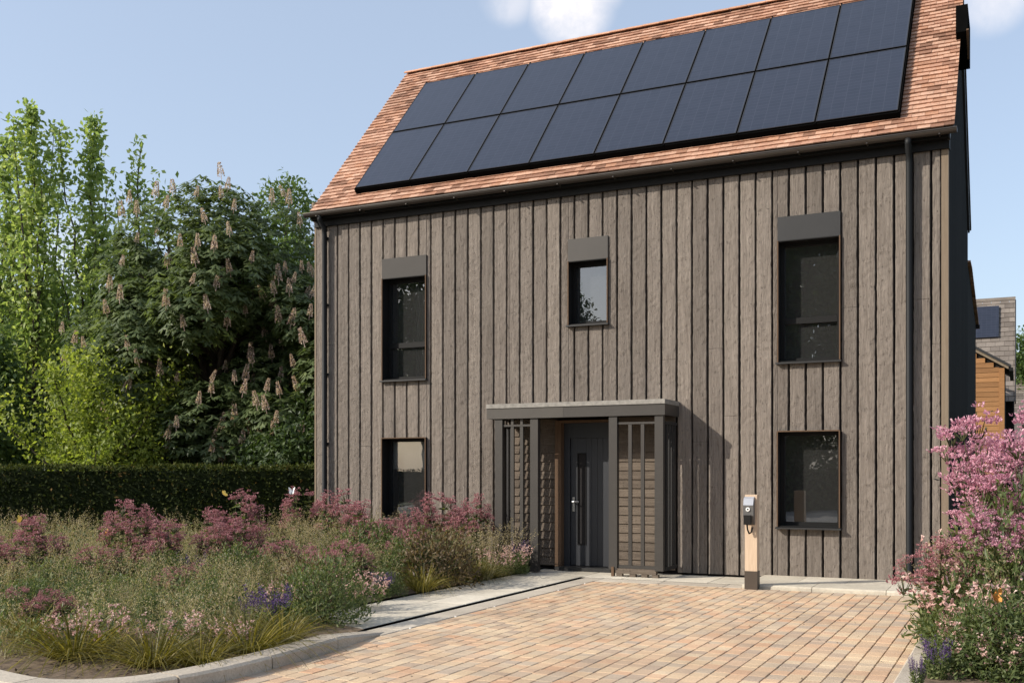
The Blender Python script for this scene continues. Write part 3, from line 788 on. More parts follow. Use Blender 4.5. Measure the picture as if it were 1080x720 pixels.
g = MB(); g.prism([(ridx-2.6, 0), (ex-.01, 0), (ex-.01, exz), (ridx, exz+slope*(ex-ridx)), (ridx-2.6, exz)], 'y', 23.05, 27.); nb_part(g, 'wall', M['clad_dark'], ngb)
g = MB(); g.box(ex-.16, ex, 22.97, 23.04, 0, exz-.02, .5); nb_part(g, 'corner_board', M['orange'], ngb)
uu = np.array([ridx-ex, 0, slope*(ex-ridx)])
g = MB(); g.obox((ex+.12, 22.85, exz-.075), uu, (0, .19, 0), (0, 0, .12)); nb_part(g, 'verge_trim', M['corner'], ngb)
g = MB(); g.obox((ex+.2, 22.80, exz-.03), uu, (0, 4.3, 0), (0, 0, .09)); nb_part(g, 'roof', M['metal_d'], ngb)
g = MB(); g.box(ex+.14, ex+.26, 22.8, 27, exz-.14, exz-.03); nb_part(g, 'gutter', M['frame'], ngb)
p_ = at(1100, 52)
frh = tag(empty('far_house', (p_[0]+3, p_[1], 0)), 'far grey roofed house at the right edge beyond the pink shrub', 'house')
g = MB(); g.box(p_[0]-1.3, p_[0]+8, p_[1], p_[1]+6, 0, 4.6); nb_part(g, 'wall', M['plaster'], frh)
g = MB(); tiled_slope(g, p_[0]-1.5, p_[0]+8, (p_[1]-.3, 4.4), (p_[1]+3, 6.2), .3, .4); nb_part(g, 'roof', M['tile_grey'], frh)

#@@POST
# ------------------------------------------------------------------ charging post
ev = tag(empty('charging_post', (-2.255, -1.43, 0)), 'pale timber electric car charging post with grey charger unit on the drive edge', 'charging post')
M['pale_wood'] = m_wood('pale_oak', (.42, .30, .21), (.55, .42, .30), (.64, .51, .385), bump=.25, chips=False, spread=.2)
M['charger'] = m_plain('charger_grey', (.10, .098, .095), .5, 0, .06)
M['charger_cap'] = m_plain('charger_cap', (.34, .36, .40), .35, .1, .05)
M['brownmetal'] = m_plain('post_sleeve', (.072, .055, .042), .5, .2, .08)
def loc_part(b, name, m, root, smooth=False): return b.obj(name, m, root, smooth)
g = MB(); g.box(-.078, .078, -.068, .068, .22, 1.215); loc_part(g, 'post', M['pale_wood'], ev)
g = MB(); g.box(-.082, .082, -.072, .072, -.005, .235); loc_part(g, 'base_sleeve', M['brownmetal'], ev)
g = MB(); g.prism([(-.069, .83), (-.10, .85), (-.145, .95), (-.15, 1.08), (-.069, 1.14)], 'x', -.082, .05); un = loc_part(g, 'charger_unit', M['charger'], ev)
g = MB(); g.prism([(-.069, 1.142), (-.15, 1.082), (-.125, 1.165), (-.069, 1.19)], 'x', -.08, .046); sub(g, 'cap', M['charger_cap'], un)
g = MB(); g.tube([(-.02, -.149, 1.03), (-.02, -.16, 1.03)], .026, 16); sub(g, 'status_light', M['white'], un)
g = MB(); g.tube([(-.02, -.161, 1.03), (-.02, -.164, 1.03)], .011, 12); sub(g, 'button', M['frame'], un)
g = MB(); g.box(-.068, .022, -.185, -.135, .835, .955); sub(g, 'socket', M['frame'], un)
g = MB(); g.tube([(-.03, -.16, .84), (-.022, -.155, .77), (-.01, -.12, .72), (.01, -.09, .735), (.02, -.08, .80)], .011, 8); loc_part(g, 'cable', M['frame'], ev, True)
#@@VEG
# ------------------------------------------------------------------ vegetation helpers
def n3(P, s, seed):
    r = np.random.default_rng(seed); out = 0
    for i in range(6):
        k = r.normal(size=3)*s*(1+.5*i); out = out + np.sin(P@k + r.random()*6.28)/(1+.4*i)
    return out/2.2
def unit(n, rng=RNG):
    v = rng.normal(size=(n, 3)); return v/np.linalg.norm(v, axis=1)[:, None]
def limb(g, p, q, r0, r1, sag=.0, n=6, wob=.05, seg=6, r=None):
    t = np.linspace(0, 1, seg+1)[:, None]; p = np.asarray(p, float); q = np.asarray(q, float)
    P = p*(1-t)+q*t; L = np.linalg.norm(q-p)
    P[1:-1] += RNG.normal(size=(seg-1, 3))*wob*L*.3; P[:, 2] += (sag*L*np.sin(t*np.pi))[:, 0]
    g.tube(P, np.linspace(r0, r1, seg+1), n, r)
    return P
def tree(name, loc, label, group=None, cat='tree'):
    return tag(empty(name, loc), label, cat, group)

def upright_tree(loc, h, R, label, group, seed, ntw=650, leaf=.17, base=.12, name='upright_tree', m='popl', dome=False, k=15):
    rng = np.random.default_rng(seed); t = tree(name, loc, label, group)
    g = MB(); stems = []
    top = np.array([rng.normal()*.15, rng.normal()*.15, h*.97])
    stems.append(limb(g, (0, 0, -.1), top, .10, .012, wob=.03, seg=10))
    for k in range(9):
        a = k*2.4+rng.random(); z0 = h*(.08+.05*k); rr = R*(.45+.35*rng.random()); zt = min(h*.93, z0+h*(.32+.18*rng.random()))
        stems.append(limb(g, (0, 0, z0), (rr*math.cos(a), rr*math.sin(a), zt), .045, .008, sag=-.05, wob=.04, seg=7))
    g.obj('trunk', M['bark'], t)
    # twigs shoot up and outward from the stems
    P = []; 
    while len(P) < ntw:
        s_ = stems[rng.integers(len(stems))] if rng.random() < .75 else stems[0]
        u = rng.random()**.8*(len(s_)-1); i = min(int(u), len(s_)-2); p = s_[i]*(1-(u-i))+s_[i+1]*(u-i)
        z = p[2]/h
        if z < base: continue
        if n3(p[None]*np.array([1, 1, .6])+seed, .9, seed)[0] < -.45 and rng.random() < .8: continue
        P.append(p)
    P = np.array(P); n = len(P); z = P[:, 2]/h
    rad_ = R*np.clip((1.04-z)*2.6, .10, 1)*np.clip((z-base+.06)*5, .3, 1)
    if dome: rad_ = R*np.sqrt(np.clip(1.02-z**2, .02, 1))*.75*(1+.45*n3(P*np.array([1, 1, .7]), 1.1, seed+9))
    a = rng.random(n)*6.283; up = .9+rng.random(n)*.9
    D = np.stack([np.cos(a), np.sin(a), up], 1); D /= np.linalg.norm(D, axis=1)[:, None]
    L = rad_*(.35+.85*rng.random(n))
    u = rng.random((n, k))
    Q = P[:, None]+D[:, None]*(L[:, None]*u)[..., None]+rng.normal(size=(n, k, 3))*.095
    ld = D[:, None]*.3+rng.normal(size=(n, k, 3))*.8+np.array([0, 0, -.15])
    q = Q.reshape(-1, 3); b = MB()
    r = np.clip(.42+.22*n3(q, 1.3, seed+1)+rng.normal(size=len(q))*.22, 0, 1)
    b.leaves(q, ld.reshape(-1, 3), leaf*(.6+.7*rng.random(len(q))), leaf*.62*(.7+.5*rng.random(len(q))), r, N=rng.normal(size=(len(q), 3))+np.array([-.4, -.5, .8]))
    b.obj('crown', M[m], t)
    return t

def lobed_tree(loc, h, R, label, seed, name='leafy_tree', m='darkl', nl=20, per=260, leaf=.16, zb=.12, group=None, palm=False, cat='tree', squash=1., zc=None, ring=()):
    rng = np.random.default_rng(seed); t = tree(name, loc, label, group, cat)
    g = MB(); limb(g, (0, 0, -.1), (rng.normal()*.1, rng.normal()*.1, h*.6), .035*h, .014*h, wob=.03, seg=8, n=10)
    # lobes fill an egg from zb*h to h
    C = []; Rr = []
    zc_ = (zb+1)/2*h if zc is None else zc*h; hz = (1-zb)/2*h
    for k in range(nl):
        v = unit(1, rng)[0]; s_ = .35+.42*rng.random()**.6
        if k == 0: v = np.array([0, 0, 1.]); s_ = .72
        c = np.array([v[0]*R*s_, v[1]*R*s_*squash, zc_+v[2]*hz*s_])
        if 0 < k <= len(ring): c = np.array(ring[k-1], float)
        C.append(c); Rr.append(R*(.30+.17*rng.random()))
        limb(g, (0, 0, h*(.15+.35*rng.random())), c, .012*h, .004*h, sag=.05, wob=.05, seg=5)
    g.obj('trunk', M['bark'], t)
    C = np.array(C); Rr = np.array(Rr); b = MB(); surf = []
    for k in range(nl):
        v = unit(per, rng); rr = Rr[k]*(.55+.5*rng.random(per)**.5)
        p = C[k]+v*rr[:, None]*np.array([1, 1, .9])
        ok = n3(p+seed, 1.5/R*2, seed+k) > -.75
        # drop what is buried deep in other lobes
        dist = np.min(np.linalg.norm(p[:, None]-C[None], axis=2)/Rr[None]+(np.arange(nl)[None] == k)*9, axis=1)
        ok &= (dist > (.42 if palm else .6)) | (rng.random(per) < .25)
        p = p[ok]; v = v[ok]; surf.append((p, v))
        n = len(p)
        if palm:
            ax = v*.55+np.array([0, 0, .75]); ax /= np.linalg.norm(ax, axis=1)[:, None]
            u = np.cross(ax, rng.normal(size=(n, 3))); u /= np.linalg.norm(u, axis=1)[:, None]; w2 = np.cross(ax, u)
            tone = np.clip(.45+.2*rng.normal(size=n), 0, 1)
            for j in range(6):
                th = j*1.047+rng.random(n)*.4
                d = u*np.cos(th)[:, None]+w2*np.sin(th)[:, None]+np.array([0, 0, -.55])+v*.15
                b.leaves(p+rng.normal(size=(n, 3))*.02, d, leaf*(.75+.5*rng.random(n)), leaf*.40, np.clip(tone+rng.normal(size=n)*.12, 0, 1), N=ax, fold=-.12)
        else:
            kk = 7; q = (p[:, None]+rng.normal(size=(n, kk, 3))*leaf*.9).reshape(-1, 3)
            r = np.clip(.45+.2*n3(q, 1.2, seed+3)+rng.normal(size=len(q))*.2, 0, 1)
            d = np.repeat(v, kk, 0)*.6+rng.normal(size=(len(q), 3))*.7+np.array([0, 0, -.1])
            b.leaves(q, d, leaf*(.6+.7*rng.random(len(q))), leaf*.55*(.7+.5*rng.random(len(q))), r, N=np.repeat(v, kk, 0)+rng.normal(size=(len(q), 3))*.6+np.array([0, 0, .5]))
    b.obj('crown', M[m], t)
    return t, surf

# ------------------------------------------------------------------ trees
upright = [(-3, 29.5, 140, 1.05, 'upright pale green tree cut by the left photo edge'),
           (35, 29, 103, 1.05, 'tallest spiky topped pale green tree, left of the sky gap'),
           (93, 29.5, 112, 1.32, 'broad pale green upright tree right of the sky gap'),
           (150, 30, 138, 1.1, 'slim pale green upright tree next to the chestnut crown'),
           (62, 33, 190, 1.0, 'shorter pale green upright tree standing behind the gap between two taller ones')]
for i, (px, d, py, R, lab) in enumerate(upright):
    h = 1.5+(498-py)/f*d
    upright_tree(at(px, d), h, R, lab, 'upright pale green trees behind the hedge', 30+i, ntw=380 if i == 4 else 640, base=.1, leaf=.18, k=17)
ch, surf = lobed_tree(at(232, 26.5), 8.9, 3.05, 'large dark horse chestnut tree covered in upright pale blossom spikes', 5, 'horse_chestnut', 'chest', 44, 330, .205, .0, palm=True,
    ring=[(-1.75, -1.0, 6.5), (-.9, -.9, 7.3), (1.5, .2, 7.1), (.6, -.9, 7.5), (-2.3, -1.2, 4.6), (-2.2, -1.5, 3.0), (2.3, .6, 5.6), (1.0, -1.9, 5.4), (-.6, -2.1, 4.2), (1.3, -1.5, 2.6), (-1.0, -1.9, 2.0)])
# blossom spikes: one mesh, a part for every spike
g = MB(); n = 130; zz = RNG.random(n)**1.2; a = RNG.random(n)*6.28; rr = .085*(1-zz)**.8+.012
P = np.stack([rr*np.cos(a), rr*np.sin(a), zz*.40], 1)
g.leaves(P, np.stack([np.cos(a), np.sin(a), RNG.random(n)*.8+.2], 1), .055, .05, None, .3)
g.tube([(0, 0, -.12), (0, 0, .4)], [.012, .004], 4, .3)
spm = g.mesh('flower_spike', M['spike']); rng = np.random.default_rng(3)
def add_spikes(ch, surf, h, R, nmax, gapd):
    pv = np.vstack([np.hstack(s_) for s_ in surf]); pos = pv[:, :3]; nrm = pv[:, 3:]
    toc = np.array([CX, CY, 0])-np.array(ch.location); toc /= np.linalg.norm(toc)
    # only the outermost leaf clusters on the side that faces the drive carry a spike
    side = np.array([-toc[1], toc[0], 0]); cu = np.round(pos@side/.33).astype(int); cv = np.round(pos[:, 2]/.33).astype(int); best = {}
    for i in range(len(pos)):
        k_ = (cu[i], cv[i])
        if pos[i, 2] > .12*h and (k_ not in best or pos[i]@toc > pos[best[k_]]@toc): best[k_] = i
    idx = np.array(list(best.values())); rng.shuffle(idx); chosen = []
    for i in idx:
        if all(np.linalg.norm(pos[i]-pos[j]) > gapd for j in chosen): chosen.append(i)
        if len(chosen) >= nmax: break
    for i in chosen:
        o = bpy.data.objects.new('flower_spike', spm); link(o, ch); o.location = pos[i]+toc*.10+np.array([0, 0, .08])
        o.rotation_euler = (rng.normal()*.18, rng.normal()*.18, rng.random()*6.28); s_ = .58+.4*rng.random(); o.scale = (s_*.74, s_*.74, s_)
add_spikes(ch, surf, 8.9, 3.05, 99, .30)
lobed_tree(at(302, 38), 12.3, 2.2, 'pale green round tree top showing above the chestnut next to the roof corner', 9, 'round_tree', 'farl', 14, 200, .2, .3)
lb = upright_tree(at(86, 23.5), 3.9, 2.75, 'bright lime green bush just behind the clipped hedge', None, 12, 1250, .115, .0, 'lime_bush', 'bushl', True); lb['category'] = 'bush'
lobed_tree(at(128, 24.5), 3.1, 1.5, 'lower olive green bush right of the lime bush behind the hedge', 13, 'lime_bush', 'bushl', 22, 150, .105, -.05, cat='bush')
lobed_tree(at(322, 24.), 3.0, 1.7, 'dark shrub between the chestnut and the house corner', 14, 'dark_shrub', 'darkl', 18, 200, .15, -.05, cat='shrub')
lobed_tree(at(262, 25.5), 3.4, 1.9, 'dark shrub under the chestnut behind the hedge', 15, 'dark_shrub', 'chest', 18, 90, .22, -.05, palm=True, cat='shrub')
c2, sf2 = lobed_tree(at(318, 25.), 6.3, 1.9, 'lighter chestnut crown hung with blossom beside the house corner', 16, 'horse_chestnut', 'chest', 24, 230, .205, .02, palm=True)
add_spikes(c2, sf2, 6.3, 1.9, 60, .28)
for px, d, h, R, lab, sd_ in ((20, 34, 7.6, 3.0, 'green leafy tree low behind the upright trees at the far left', 21), (118, 35, 7.2, 2.8, 'green leafy tree between the upright trees and the chestnut', 22), (-40, 27, 5.4, 2.4, 'rounded green shrub cut by the left edge behind the hedge', 24)):
    lobed_tree(at(px, d), h, R, lab, sd_, 'leafy_tree', 'farl', 18, 230, .2, .0)
lobed_tree(at(1079, 55), 1.5+145/f*55, 2.2, 'distant green tree above the far roof at the right edge', 25, 'round_tree', 'farl', 12, 200, .25, .2)
# trees across the road: mirrored in the window glass
proto, _ = lobed_tree((-27, -32, 0), 14, 5.0, 'dark broad tree across the road mirrored in the upper left window', 41, 'roadside_tree', 'darkl', 24, 150, .32, .27, group='trees across the road')
for x, y, s_, lab in ((-20.6, -31, .80, 'smaller dark tree across the road mirrored in the small middle window'), (-8, -32, 1.02, 'dark broad tree across the road mirrored in the upper right window'), (-34.5, -25, .7, 'dark tree across the road farthest from the house'), (2.5, -33, .9, 'dark tree across the road behind the camera')):
    tag(copy_tree(proto, (x, y, 0), RNG.random()*6.28, s_), lab, group='trees across the road')

lobed_tree((-8.5, -30, 0), 4.6, 4.2, 'wide low shrub across the road mirrored in the lower right window', 43, 'roadside_shrub', 'darkl', 22, 150, .24, .0, cat='shrub')
rh = tag(empty('roadside_hedge', (-13, -29, 0)), 'long hedge across the road mirrored in the lower windows', 'hedge')
g = MB(); g.box(-22, 20, -.4, .4, 0, 1.55, .1); g.obj('core', M['hedge'], rh)
b = MB(); n = 9000; P = np.stack([RNG.random(n)*42-22, .42+RNG.random(n)*.06, RNG.random(n)**.6*1.7], 1)
b.leaves(P, RNG.normal(size=(n, 3))+np.array([0, .3, .3]), .14, .08, RNG.random(n)); b.obj('leaves', M['hedge'], rh)

# ------------------------------------------------------------------ hedge
hp0 = np.array([-11.0+.3, 1.45+.25]); hp1 = np.array([-25.5, -5.55]); hv = hp1-hp0; hl = np.linalg.norm(hv); hv /= hl; hn = np.array([hv[1], -hv[0]])
if hn@np.array([CX-hp0[0], CY-hp0[1]]) < 0: hn = -hn
hedge = tag(empty('clipped_hedge', (*hp0, 0)), 'long dark clipped hedge with a flat top behind the flower bed', 'hedge')
hh, hw = 1.60, .9
g = MB(); P3 = lambda u, v, z: np.array([hv[0]*u-hn[0]*v, hv[1]*u-hn[1]*v, z])
g.obox(P3(0, .07, 0), P3(hl, 0, 0), P3(0, hw-.14, 0), (0, 0, hh-.07), .1); g.obj('core', M['hedge'], hedge)
b = MB(); n = 15000; u = RNG.random(n)*hl; z = RNG.random(n)*hh; P = P3(0, 0, 0)+np.outer(u, [hv[0], hv[1], 0])+np.outer(np.abs(RNG.normal(size=n))*.05-.01+.03*np.sin(u*1.7), [-hn[0], -hn[1], 0]); P[:, 2] = z
Nn = np.tile([hn[0], hn[1], .3], (n, 1))+RNG.normal(size=(n, 3))*.5
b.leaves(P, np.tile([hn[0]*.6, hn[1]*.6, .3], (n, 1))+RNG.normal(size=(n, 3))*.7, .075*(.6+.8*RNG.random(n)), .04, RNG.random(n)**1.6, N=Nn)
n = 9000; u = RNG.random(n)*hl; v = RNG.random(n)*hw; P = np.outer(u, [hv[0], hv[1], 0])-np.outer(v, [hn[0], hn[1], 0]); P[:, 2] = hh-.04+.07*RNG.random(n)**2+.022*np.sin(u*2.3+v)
b.leaves(P, RNG.normal(size=(n, 3))+np.array([0, 0, .5]), .07*(.6+.8*RNG.random(n)), .04, .72+.24*RNG.random(n), N=np.tile([0, 0, 1.], (n, 1))+RNG.normal(size=(n, 3))*.4)  # top leaves take lighter tones, the sunlit top put into their colour
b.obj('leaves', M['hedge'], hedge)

# ------------------------------------------------------------------ flower bed kinds
def stems_from_base(n, spread, h, lean, rng):
    a = rng.random(n)*6.283; r = spread*np.sqrt(rng.random(n))*.4
    B = np.stack([r*np.cos(a), r*np.sin(a), np.zeros(n)], 1)
    D = np.stack([np.cos(a)*lean*rng.random(n)*1.4, np.sin(a)*lean*rng.random(n)*1.4, np.ones(n)], 1); D /= np.linalg.norm(D, axis=1)[:, None]
    return B, D, h*(.72+.33*rng.random(n))
def head_mesh(seed, m, R=.125):
    rng = np.random.default_rng(seed); g = MB()
    # tiers of little flat clusters
    for k in range(15):
        a = rng.random()*6.28; rr = R*math.sqrt(rng.random()); c = np.array([rr*math.cos(a), rr*math.sin(a), .05-.55*rr*rr/R+rng.normal()*.045])
        n = 16; th = rng.random(n)*6.28; q = .040*np.sqrt(rng.random(n))
        P = c+np.stack([q*np.cos(th), q*np.sin(th), rng.random(n)*.02], 1)
        g.leaves(P, np.stack([np.cos(th), np.sin(th), .3+rng.random(n)], 1), .022*(.7+.7*rng.random(n)), .016, np.clip(.5+.25*rng.normal(size=n), 0, 1), .2)
        g.tube([(0, 0, -.09), c*np.array([.6, .6, 1])-np.array([0, 0, .02])], .003, 4, .1, mi=1, cap=False)
    return g.mesh('flower_head', [M[m], M['stem']])
HEADS = {k: [head_mesh(50+i, k, R) for i, R in enumerate((.10, .125, .15))] for k in ('pink', 'pink2')}
def k_joe(name, h, n, spread, seed, m='pink', leafy=1., hs=.78, hmin=.72, lean=.30, lsz=1.):
    rng = np.random.default_rng(seed); B, D, L = stems_from_base(n, spread, h, lean, rng); fr_ = np.linalg.norm(D[:, :2], axis=1); fr_ /= fr_.max(); L = h*(1.04-(1.04-hmin)*np.clip(fr_*.8+.25*rng.random(n), 0, 1)); g = MB(); lf = MB(); tips = []
    for i in range(n):
        t = np.linspace(0, 1, 5)[:, None]; P = B[i]+D[i]*L[i]*t; P[:, :2] *= 1+.10*t**2; g.tube(P, np.linspace(.007, .004, 5), 5, rng.random(), cap=False); tips.append(P[-1])
        for z in np.arange(.16, .93, .085/max(.3, leafy)):
            c = P[0]*(1-z)+P[-1]*z; a = rng.random(5)*6.28; kk = 5
            lf.leaves(np.tile(c, (kk, 1)), np.stack([np.cos(a), np.sin(a), .25-.5*rng.random(kk)], 1), lsz*(.17-.07*z)*(.7+.5*rng.random(kk)), .045*lsz, np.clip(.5+.25*rng.normal(size=kk), 0, 1), N=np.tile([0, 0, 1.], (kk, 1))+rng.normal(size=(kk, 3))*.3)
    o = g.obj(name, M['stem']); lf.obj('leaves', M['herb'], o)
    for i, p in enumerate(tips):
        for q in range(2 if rng.random() < .6 else 1):
            hd = bpy.data.objects.new('flower_head', HEADS[m][rng.integers(3)]); link(hd, o)
            hd.location = p+np.array([rng.normal()*.07*q, rng.normal()*.07*q, -.14*q+.02]); s_ = hs*(.7+.5*rng.random()); hd.scale = (s_, s_, s_*(.9+.5*rng.random())); hd.rotation_euler = (rng.normal()*.15, rng.normal()*.15, rng.random()*6.28)
    return o
def panicles(g, P, D, rng, L=.3, n=34, m=0, size=.016):
    k = len(P); t = rng.random((k, n)); a = rng.random((k, n))*6.28; w = .20*L*(1-t)*(.3+.7*rng.random((k, n)))+.004
    Q = P[:, None]+D[:, None]*((t-.15)*L)[..., None]+np.stack([w*np.cos(a)*1.3, w*np.sin(a)*1.3, -w*.6], -1)
    q = Q.reshape(-1, 3); d = np.repeat(D, n, 0)*.8+rng.normal(size=(len(q), 3))*.5
    g.leaves(q, d, size*(.7+1.*rng.random(len(q))), size*.42, np.clip(.55+.22*rng.normal(size=len(q)), 0, 1), .1, mi=m)
def k_grass(name, h, n, spread, seed, seeds=True, m='grassb', arch=.30):
    rng = np.random.default_rng(seed); g = MB(); nb_ = n*3
    B, D, L = stems_from_base(nb_, spread, h*.62, .8, rng); g.blades(B, D, L, .008, arch+.3*rng.random(nb_), 4)
    o = g.obj(name, M[m])
    if seeds:
        g = MB(); B, D, L = stems_from_base(n, spread, h, .42, rng); C = g.blades(B, D, L, .004, .10+.22*rng.random(n), 5, np.full(n, .5))
        T = C[:, -1]-C[:, -2]; T /= np.linalg.norm(T, axis=1)[:, None]; panicles(g, C[:, -2], T, rng, .34*h)
        g.obj('seed_heads', M['straw'], o)
    return o
def k_sedge(name, h, n, spread, seed, m='sedge'):
    rng = np.random.default_rng(seed); g = MB(); a = rng.random(n)*6.28; r = spread*.3*np.sqrt(rng.random(n))
    B = np.stack([r*np.cos(a), r*np.sin(a), np.zeros(n)], 1); le = .25+1.3*rng.random(n)
    D = np.stack([np.cos(a)*le, np.sin(a)*le, np.ones(n)], 1)
    g.blades(B, D, h*(.9+.7*rng.random(n)), .011, .35+.55*rng.random(n), 6, rng.random(n)); return g.obj(name, M[m])
def k_gaura(name, h, n, spread, seed, m='pale', fl=.030):
    rng = np.random.default_rng(seed); g = MB(); B, D, L = stems_from_base(n, spread, h, .40, rng); C = g.blades(B, D, L, .006, .06+.14*rng.random(n), 5, rng.random(n))
    nb_ = n*8; t = rng.random(nb_)*.6; i = rng.integers(n, size=nb_); P = B[i]+D[i]*(L[i]*t)[:, None]; a = rng.random(nb_)*6.28
    g.leaves(P, np.stack([np.cos(a), np.sin(a), .5+rng.random(nb_)*.4], 1), .085*(.6+.7*rng.random(nb_)), .022, rng.random(nb_)); o = g.obj(name, M['herb'])
    g = MB(); k = 9; u = .38+.62*rng.random((n, k)); seg = np.clip((u*5).astype(int), 0, 4); fr = u*5-seg
    Q = C[np.arange(n)[:, None], seg]*(1-fr)[..., None]+C[np.arange(n)[:, None], seg+1]*fr[..., None]+rng.normal(size=(n, k, 3))*.016
    q = np.repeat(Q.reshape(-1, 3), 3, 0); g.leaves(q, rng.normal(size=(len(q), 3))+np.array([0, -.2, .3]), fl*(.6+.6*rng.random(len(q))), fl*.7, np.clip(.5+.25*rng.normal(size=len(q)), 0, 1), .25)
    g.obj('flowers', M[m], o); return o
def k_salvia(name, h, n, spread, seed):
    rng = np.random.default_rng(seed); g = MB(); B, D, L = stems_from_base(n, spread, h, .25, rng); C = g.blades(B, D, L, .006, .03, 4, rng.random(n))
    nb_ = n*12; t = rng.random(nb_)*.6; i = rng.integers(n, size=nb_); P = B[i]+D[i]*(L[i]*t)[:, None]; a = rng.random(nb_)*6.28
    g.leaves(P, np.stack([np.cos(a), np.sin(a), .3+rng.random(nb_)*.4], 1), .08*(.6+.7*rng.random(nb_)), .03, rng.random(nb_)); o = g.obj(name, M['herb'])
    g = MB(); k = 34; u = .52+.48*rng.random((n, k)); Q = B[:, None]+D[:, None]*(L[:, None]*u)[..., None]; a = rng.random((n, k))*6.28; w = .016*(1.25-u)
    Q = Q+np.stack([w*np.cos(a), w*np.sin(a), 0*w], -1); q = Q.reshape(-1, 3); g.leaves(q, np.stack([np.cos(a), np.sin(a), .7+0*a], -1).reshape(-1, 3), .024, .014, None, .2)
    g.obj('flower_spikes', M['purple'], o); return o
def k_mound(name, h, R, n, seed, m='herb', leaf=.075, asp=.4):
    rng = np.random.default_rng(seed); g = MB(); v = unit(n, rng); v[:, 2] = np.abs(v[:, 2]); rr = (.35+.65*rng.random(n)**.45)*(1+.22*n3(v*2, 2., seed))
    P = v*rr[:, None]*np.array([R, R, h]); r = np.clip(.5+.25*rng.normal(size=n), 0, 1)
    g.leaves(P, v*.5+rng.normal(size=(n, 3))*.6+np.array([0, 0, .25]), leaf*(.6+.8*rng.random(n)), leaf*asp, r, N=v+rng.normal(size=(n, 3))*.5+np.array([0, 0, .5]))
    for k in range(24):
        e = v[k]*np.array([R, R, h])*.9; g.tube([(0, 0, 0), e*np.array([.35, .35, .5]), e], [.008, .006, .003], 4, .1, mi=1, cap=False)
    return g.obj(name, [M[m], M['stem']])
KIND = {
 'joe': lambda s: k_joe('pink_umbel_plant', 1.0, 15, .42, 100+s, hmin=.5, hs=.85, lean=.26),
 'joelow': lambda s: k_joe('low_pink_plant', .62, 10, .45, 120+s, hs=.7, hmin=.6),
 'grass': lambda s: k_grass('feathery_grass', 1.0, 60, .5, 140+s),
 'sedge': lambda s: k_sedge('arching_sedge', .72, 260, .45, 160+s),
 'gaura': lambda s: k_gaura('pale_pink_plant', .6, 20, .5, 180+s),
 'salvia': lambda s: k_salvia('purple_salvia', .55, 34, .4, 200+s),
 'mound': lambda s: k_mound('green_shrub', .6, .5, 3400, 220+s, leaf=.05, asp=.36),
 'copper': lambda s: k_mound('copper_bush', .6, .5, 1900, 240+s, 'copper', .05, .5),
}
CAT = {'joe': 'flowering plant', 'joelow': 'flowering plant', 'grass': 'ornamental grass', 'sedge': 'ornamental grass', 'gaura': 'flowering plant', 'salvia': 'flowering plant', 'mound': 'shrub', 'copper': 'shrub'}
GRP = {'joe': 'tall pink flowering plants in the bed', 'joelow': 'low pink flowering plants in the bed', 'grass': 'feathery grasses in the bed', 'sedge': 'arching grass tufts in the beds', 'gaura': 'pale pink flowering plants', 'salvia': 'purple flower spikes', 'mound': 'green shrubs in the beds', 'copper': 'brown bushes in the bed'}
cache = {}; SPOTS = []
def plant(kind, px, d, h, label, var=0, wide=1., z=.02):
    """h: wanted height in metres"""
    nat = {'joe': 1.0, 'joelow': .6, 'grass': .95, 'sedge': .62, 'gaura': .58, 'salvia': .55, 'mound': .62, 'copper': .62}[kind]
    key = (kind, var)
    s_ = h/nat; loc = at(px, d, z); SPOTS.append((loc[0], loc[1], {'joe': .1, 'joelow': .26, 'grass': .0, 'sedge': .4, 'gaura': .3, 'salvia': .3, 'mound': .42, 'copper': .5}[kind])); rz = RNG.random()*6.28; sc = (s_*wide, s_*wide, s_)
    if key not in cache:
        o = KIND[kind](var); cache[key] = o; o.location = loc; o.rotation_euler = (0, 0, rz); o.scale = sc
    else: o = copy_tree(cache[key], loc, rz, sc)
    tag(o, label, CAT[kind], GRP[kind], 'thing'); return o
def top(py, d): return 1.5-(py-498)/f*d
# tall pink umbels
for i, (px, d, py, wd, lab) in enumerate([
    (42, 13.6, 548, 1.0, 'pink umbel plant against the hedge at the far left, right half'), (8, 12.8, 565, 1.0, 'pink umbel plant cut by the left photo edge'),
    (135, 14.0, 534, .95, 'tall pointed pink umbel plant against the hedge, left of a broader one'), (168, 13.6, 552, 1.1, 'broad pink umbel plant beside the tall pointed one against the hedge'),
    (243, 14.6, 518, .85, 'tallest pink umbel plant, standing alone before the middle of the hedge'), (232, 14.0, 552, 1.15, 'broad pink umbel plant at the foot of the tallest one'),
    (262, 14.2, 556, .9, 'pink umbel plant right beside the tallest one'), (322, 17.6, 515, .8, 'dusky pink umbel plant at the left corner of the house'),
    (357, 16.4, 522, .9, 'pink umbel plant before the cladding left of the lower left window'), (386, 15.8, 532, 1.15, 'largest pink umbel clump, left of the lower left window'),
    (405, 15.2, 548, 1.0, 'pink umbel plant below the left jamb of the lower left window'), (437, 15.6, 541, .75, 'narrow pink umbel plant in front of the lower left window'),
    (466, 16.0, 524, .95, 'tall pink umbel plant just right of the lower left window'), (490, 15.6, 535, .85, 'pink umbel plant second from the porch'),
    (503, 16.2, 527, .7, 'slender pink umbel plant closest to the porch')]):
    plant('joe', px, d, top(py, d)*.98, lab, i % 3, wd)
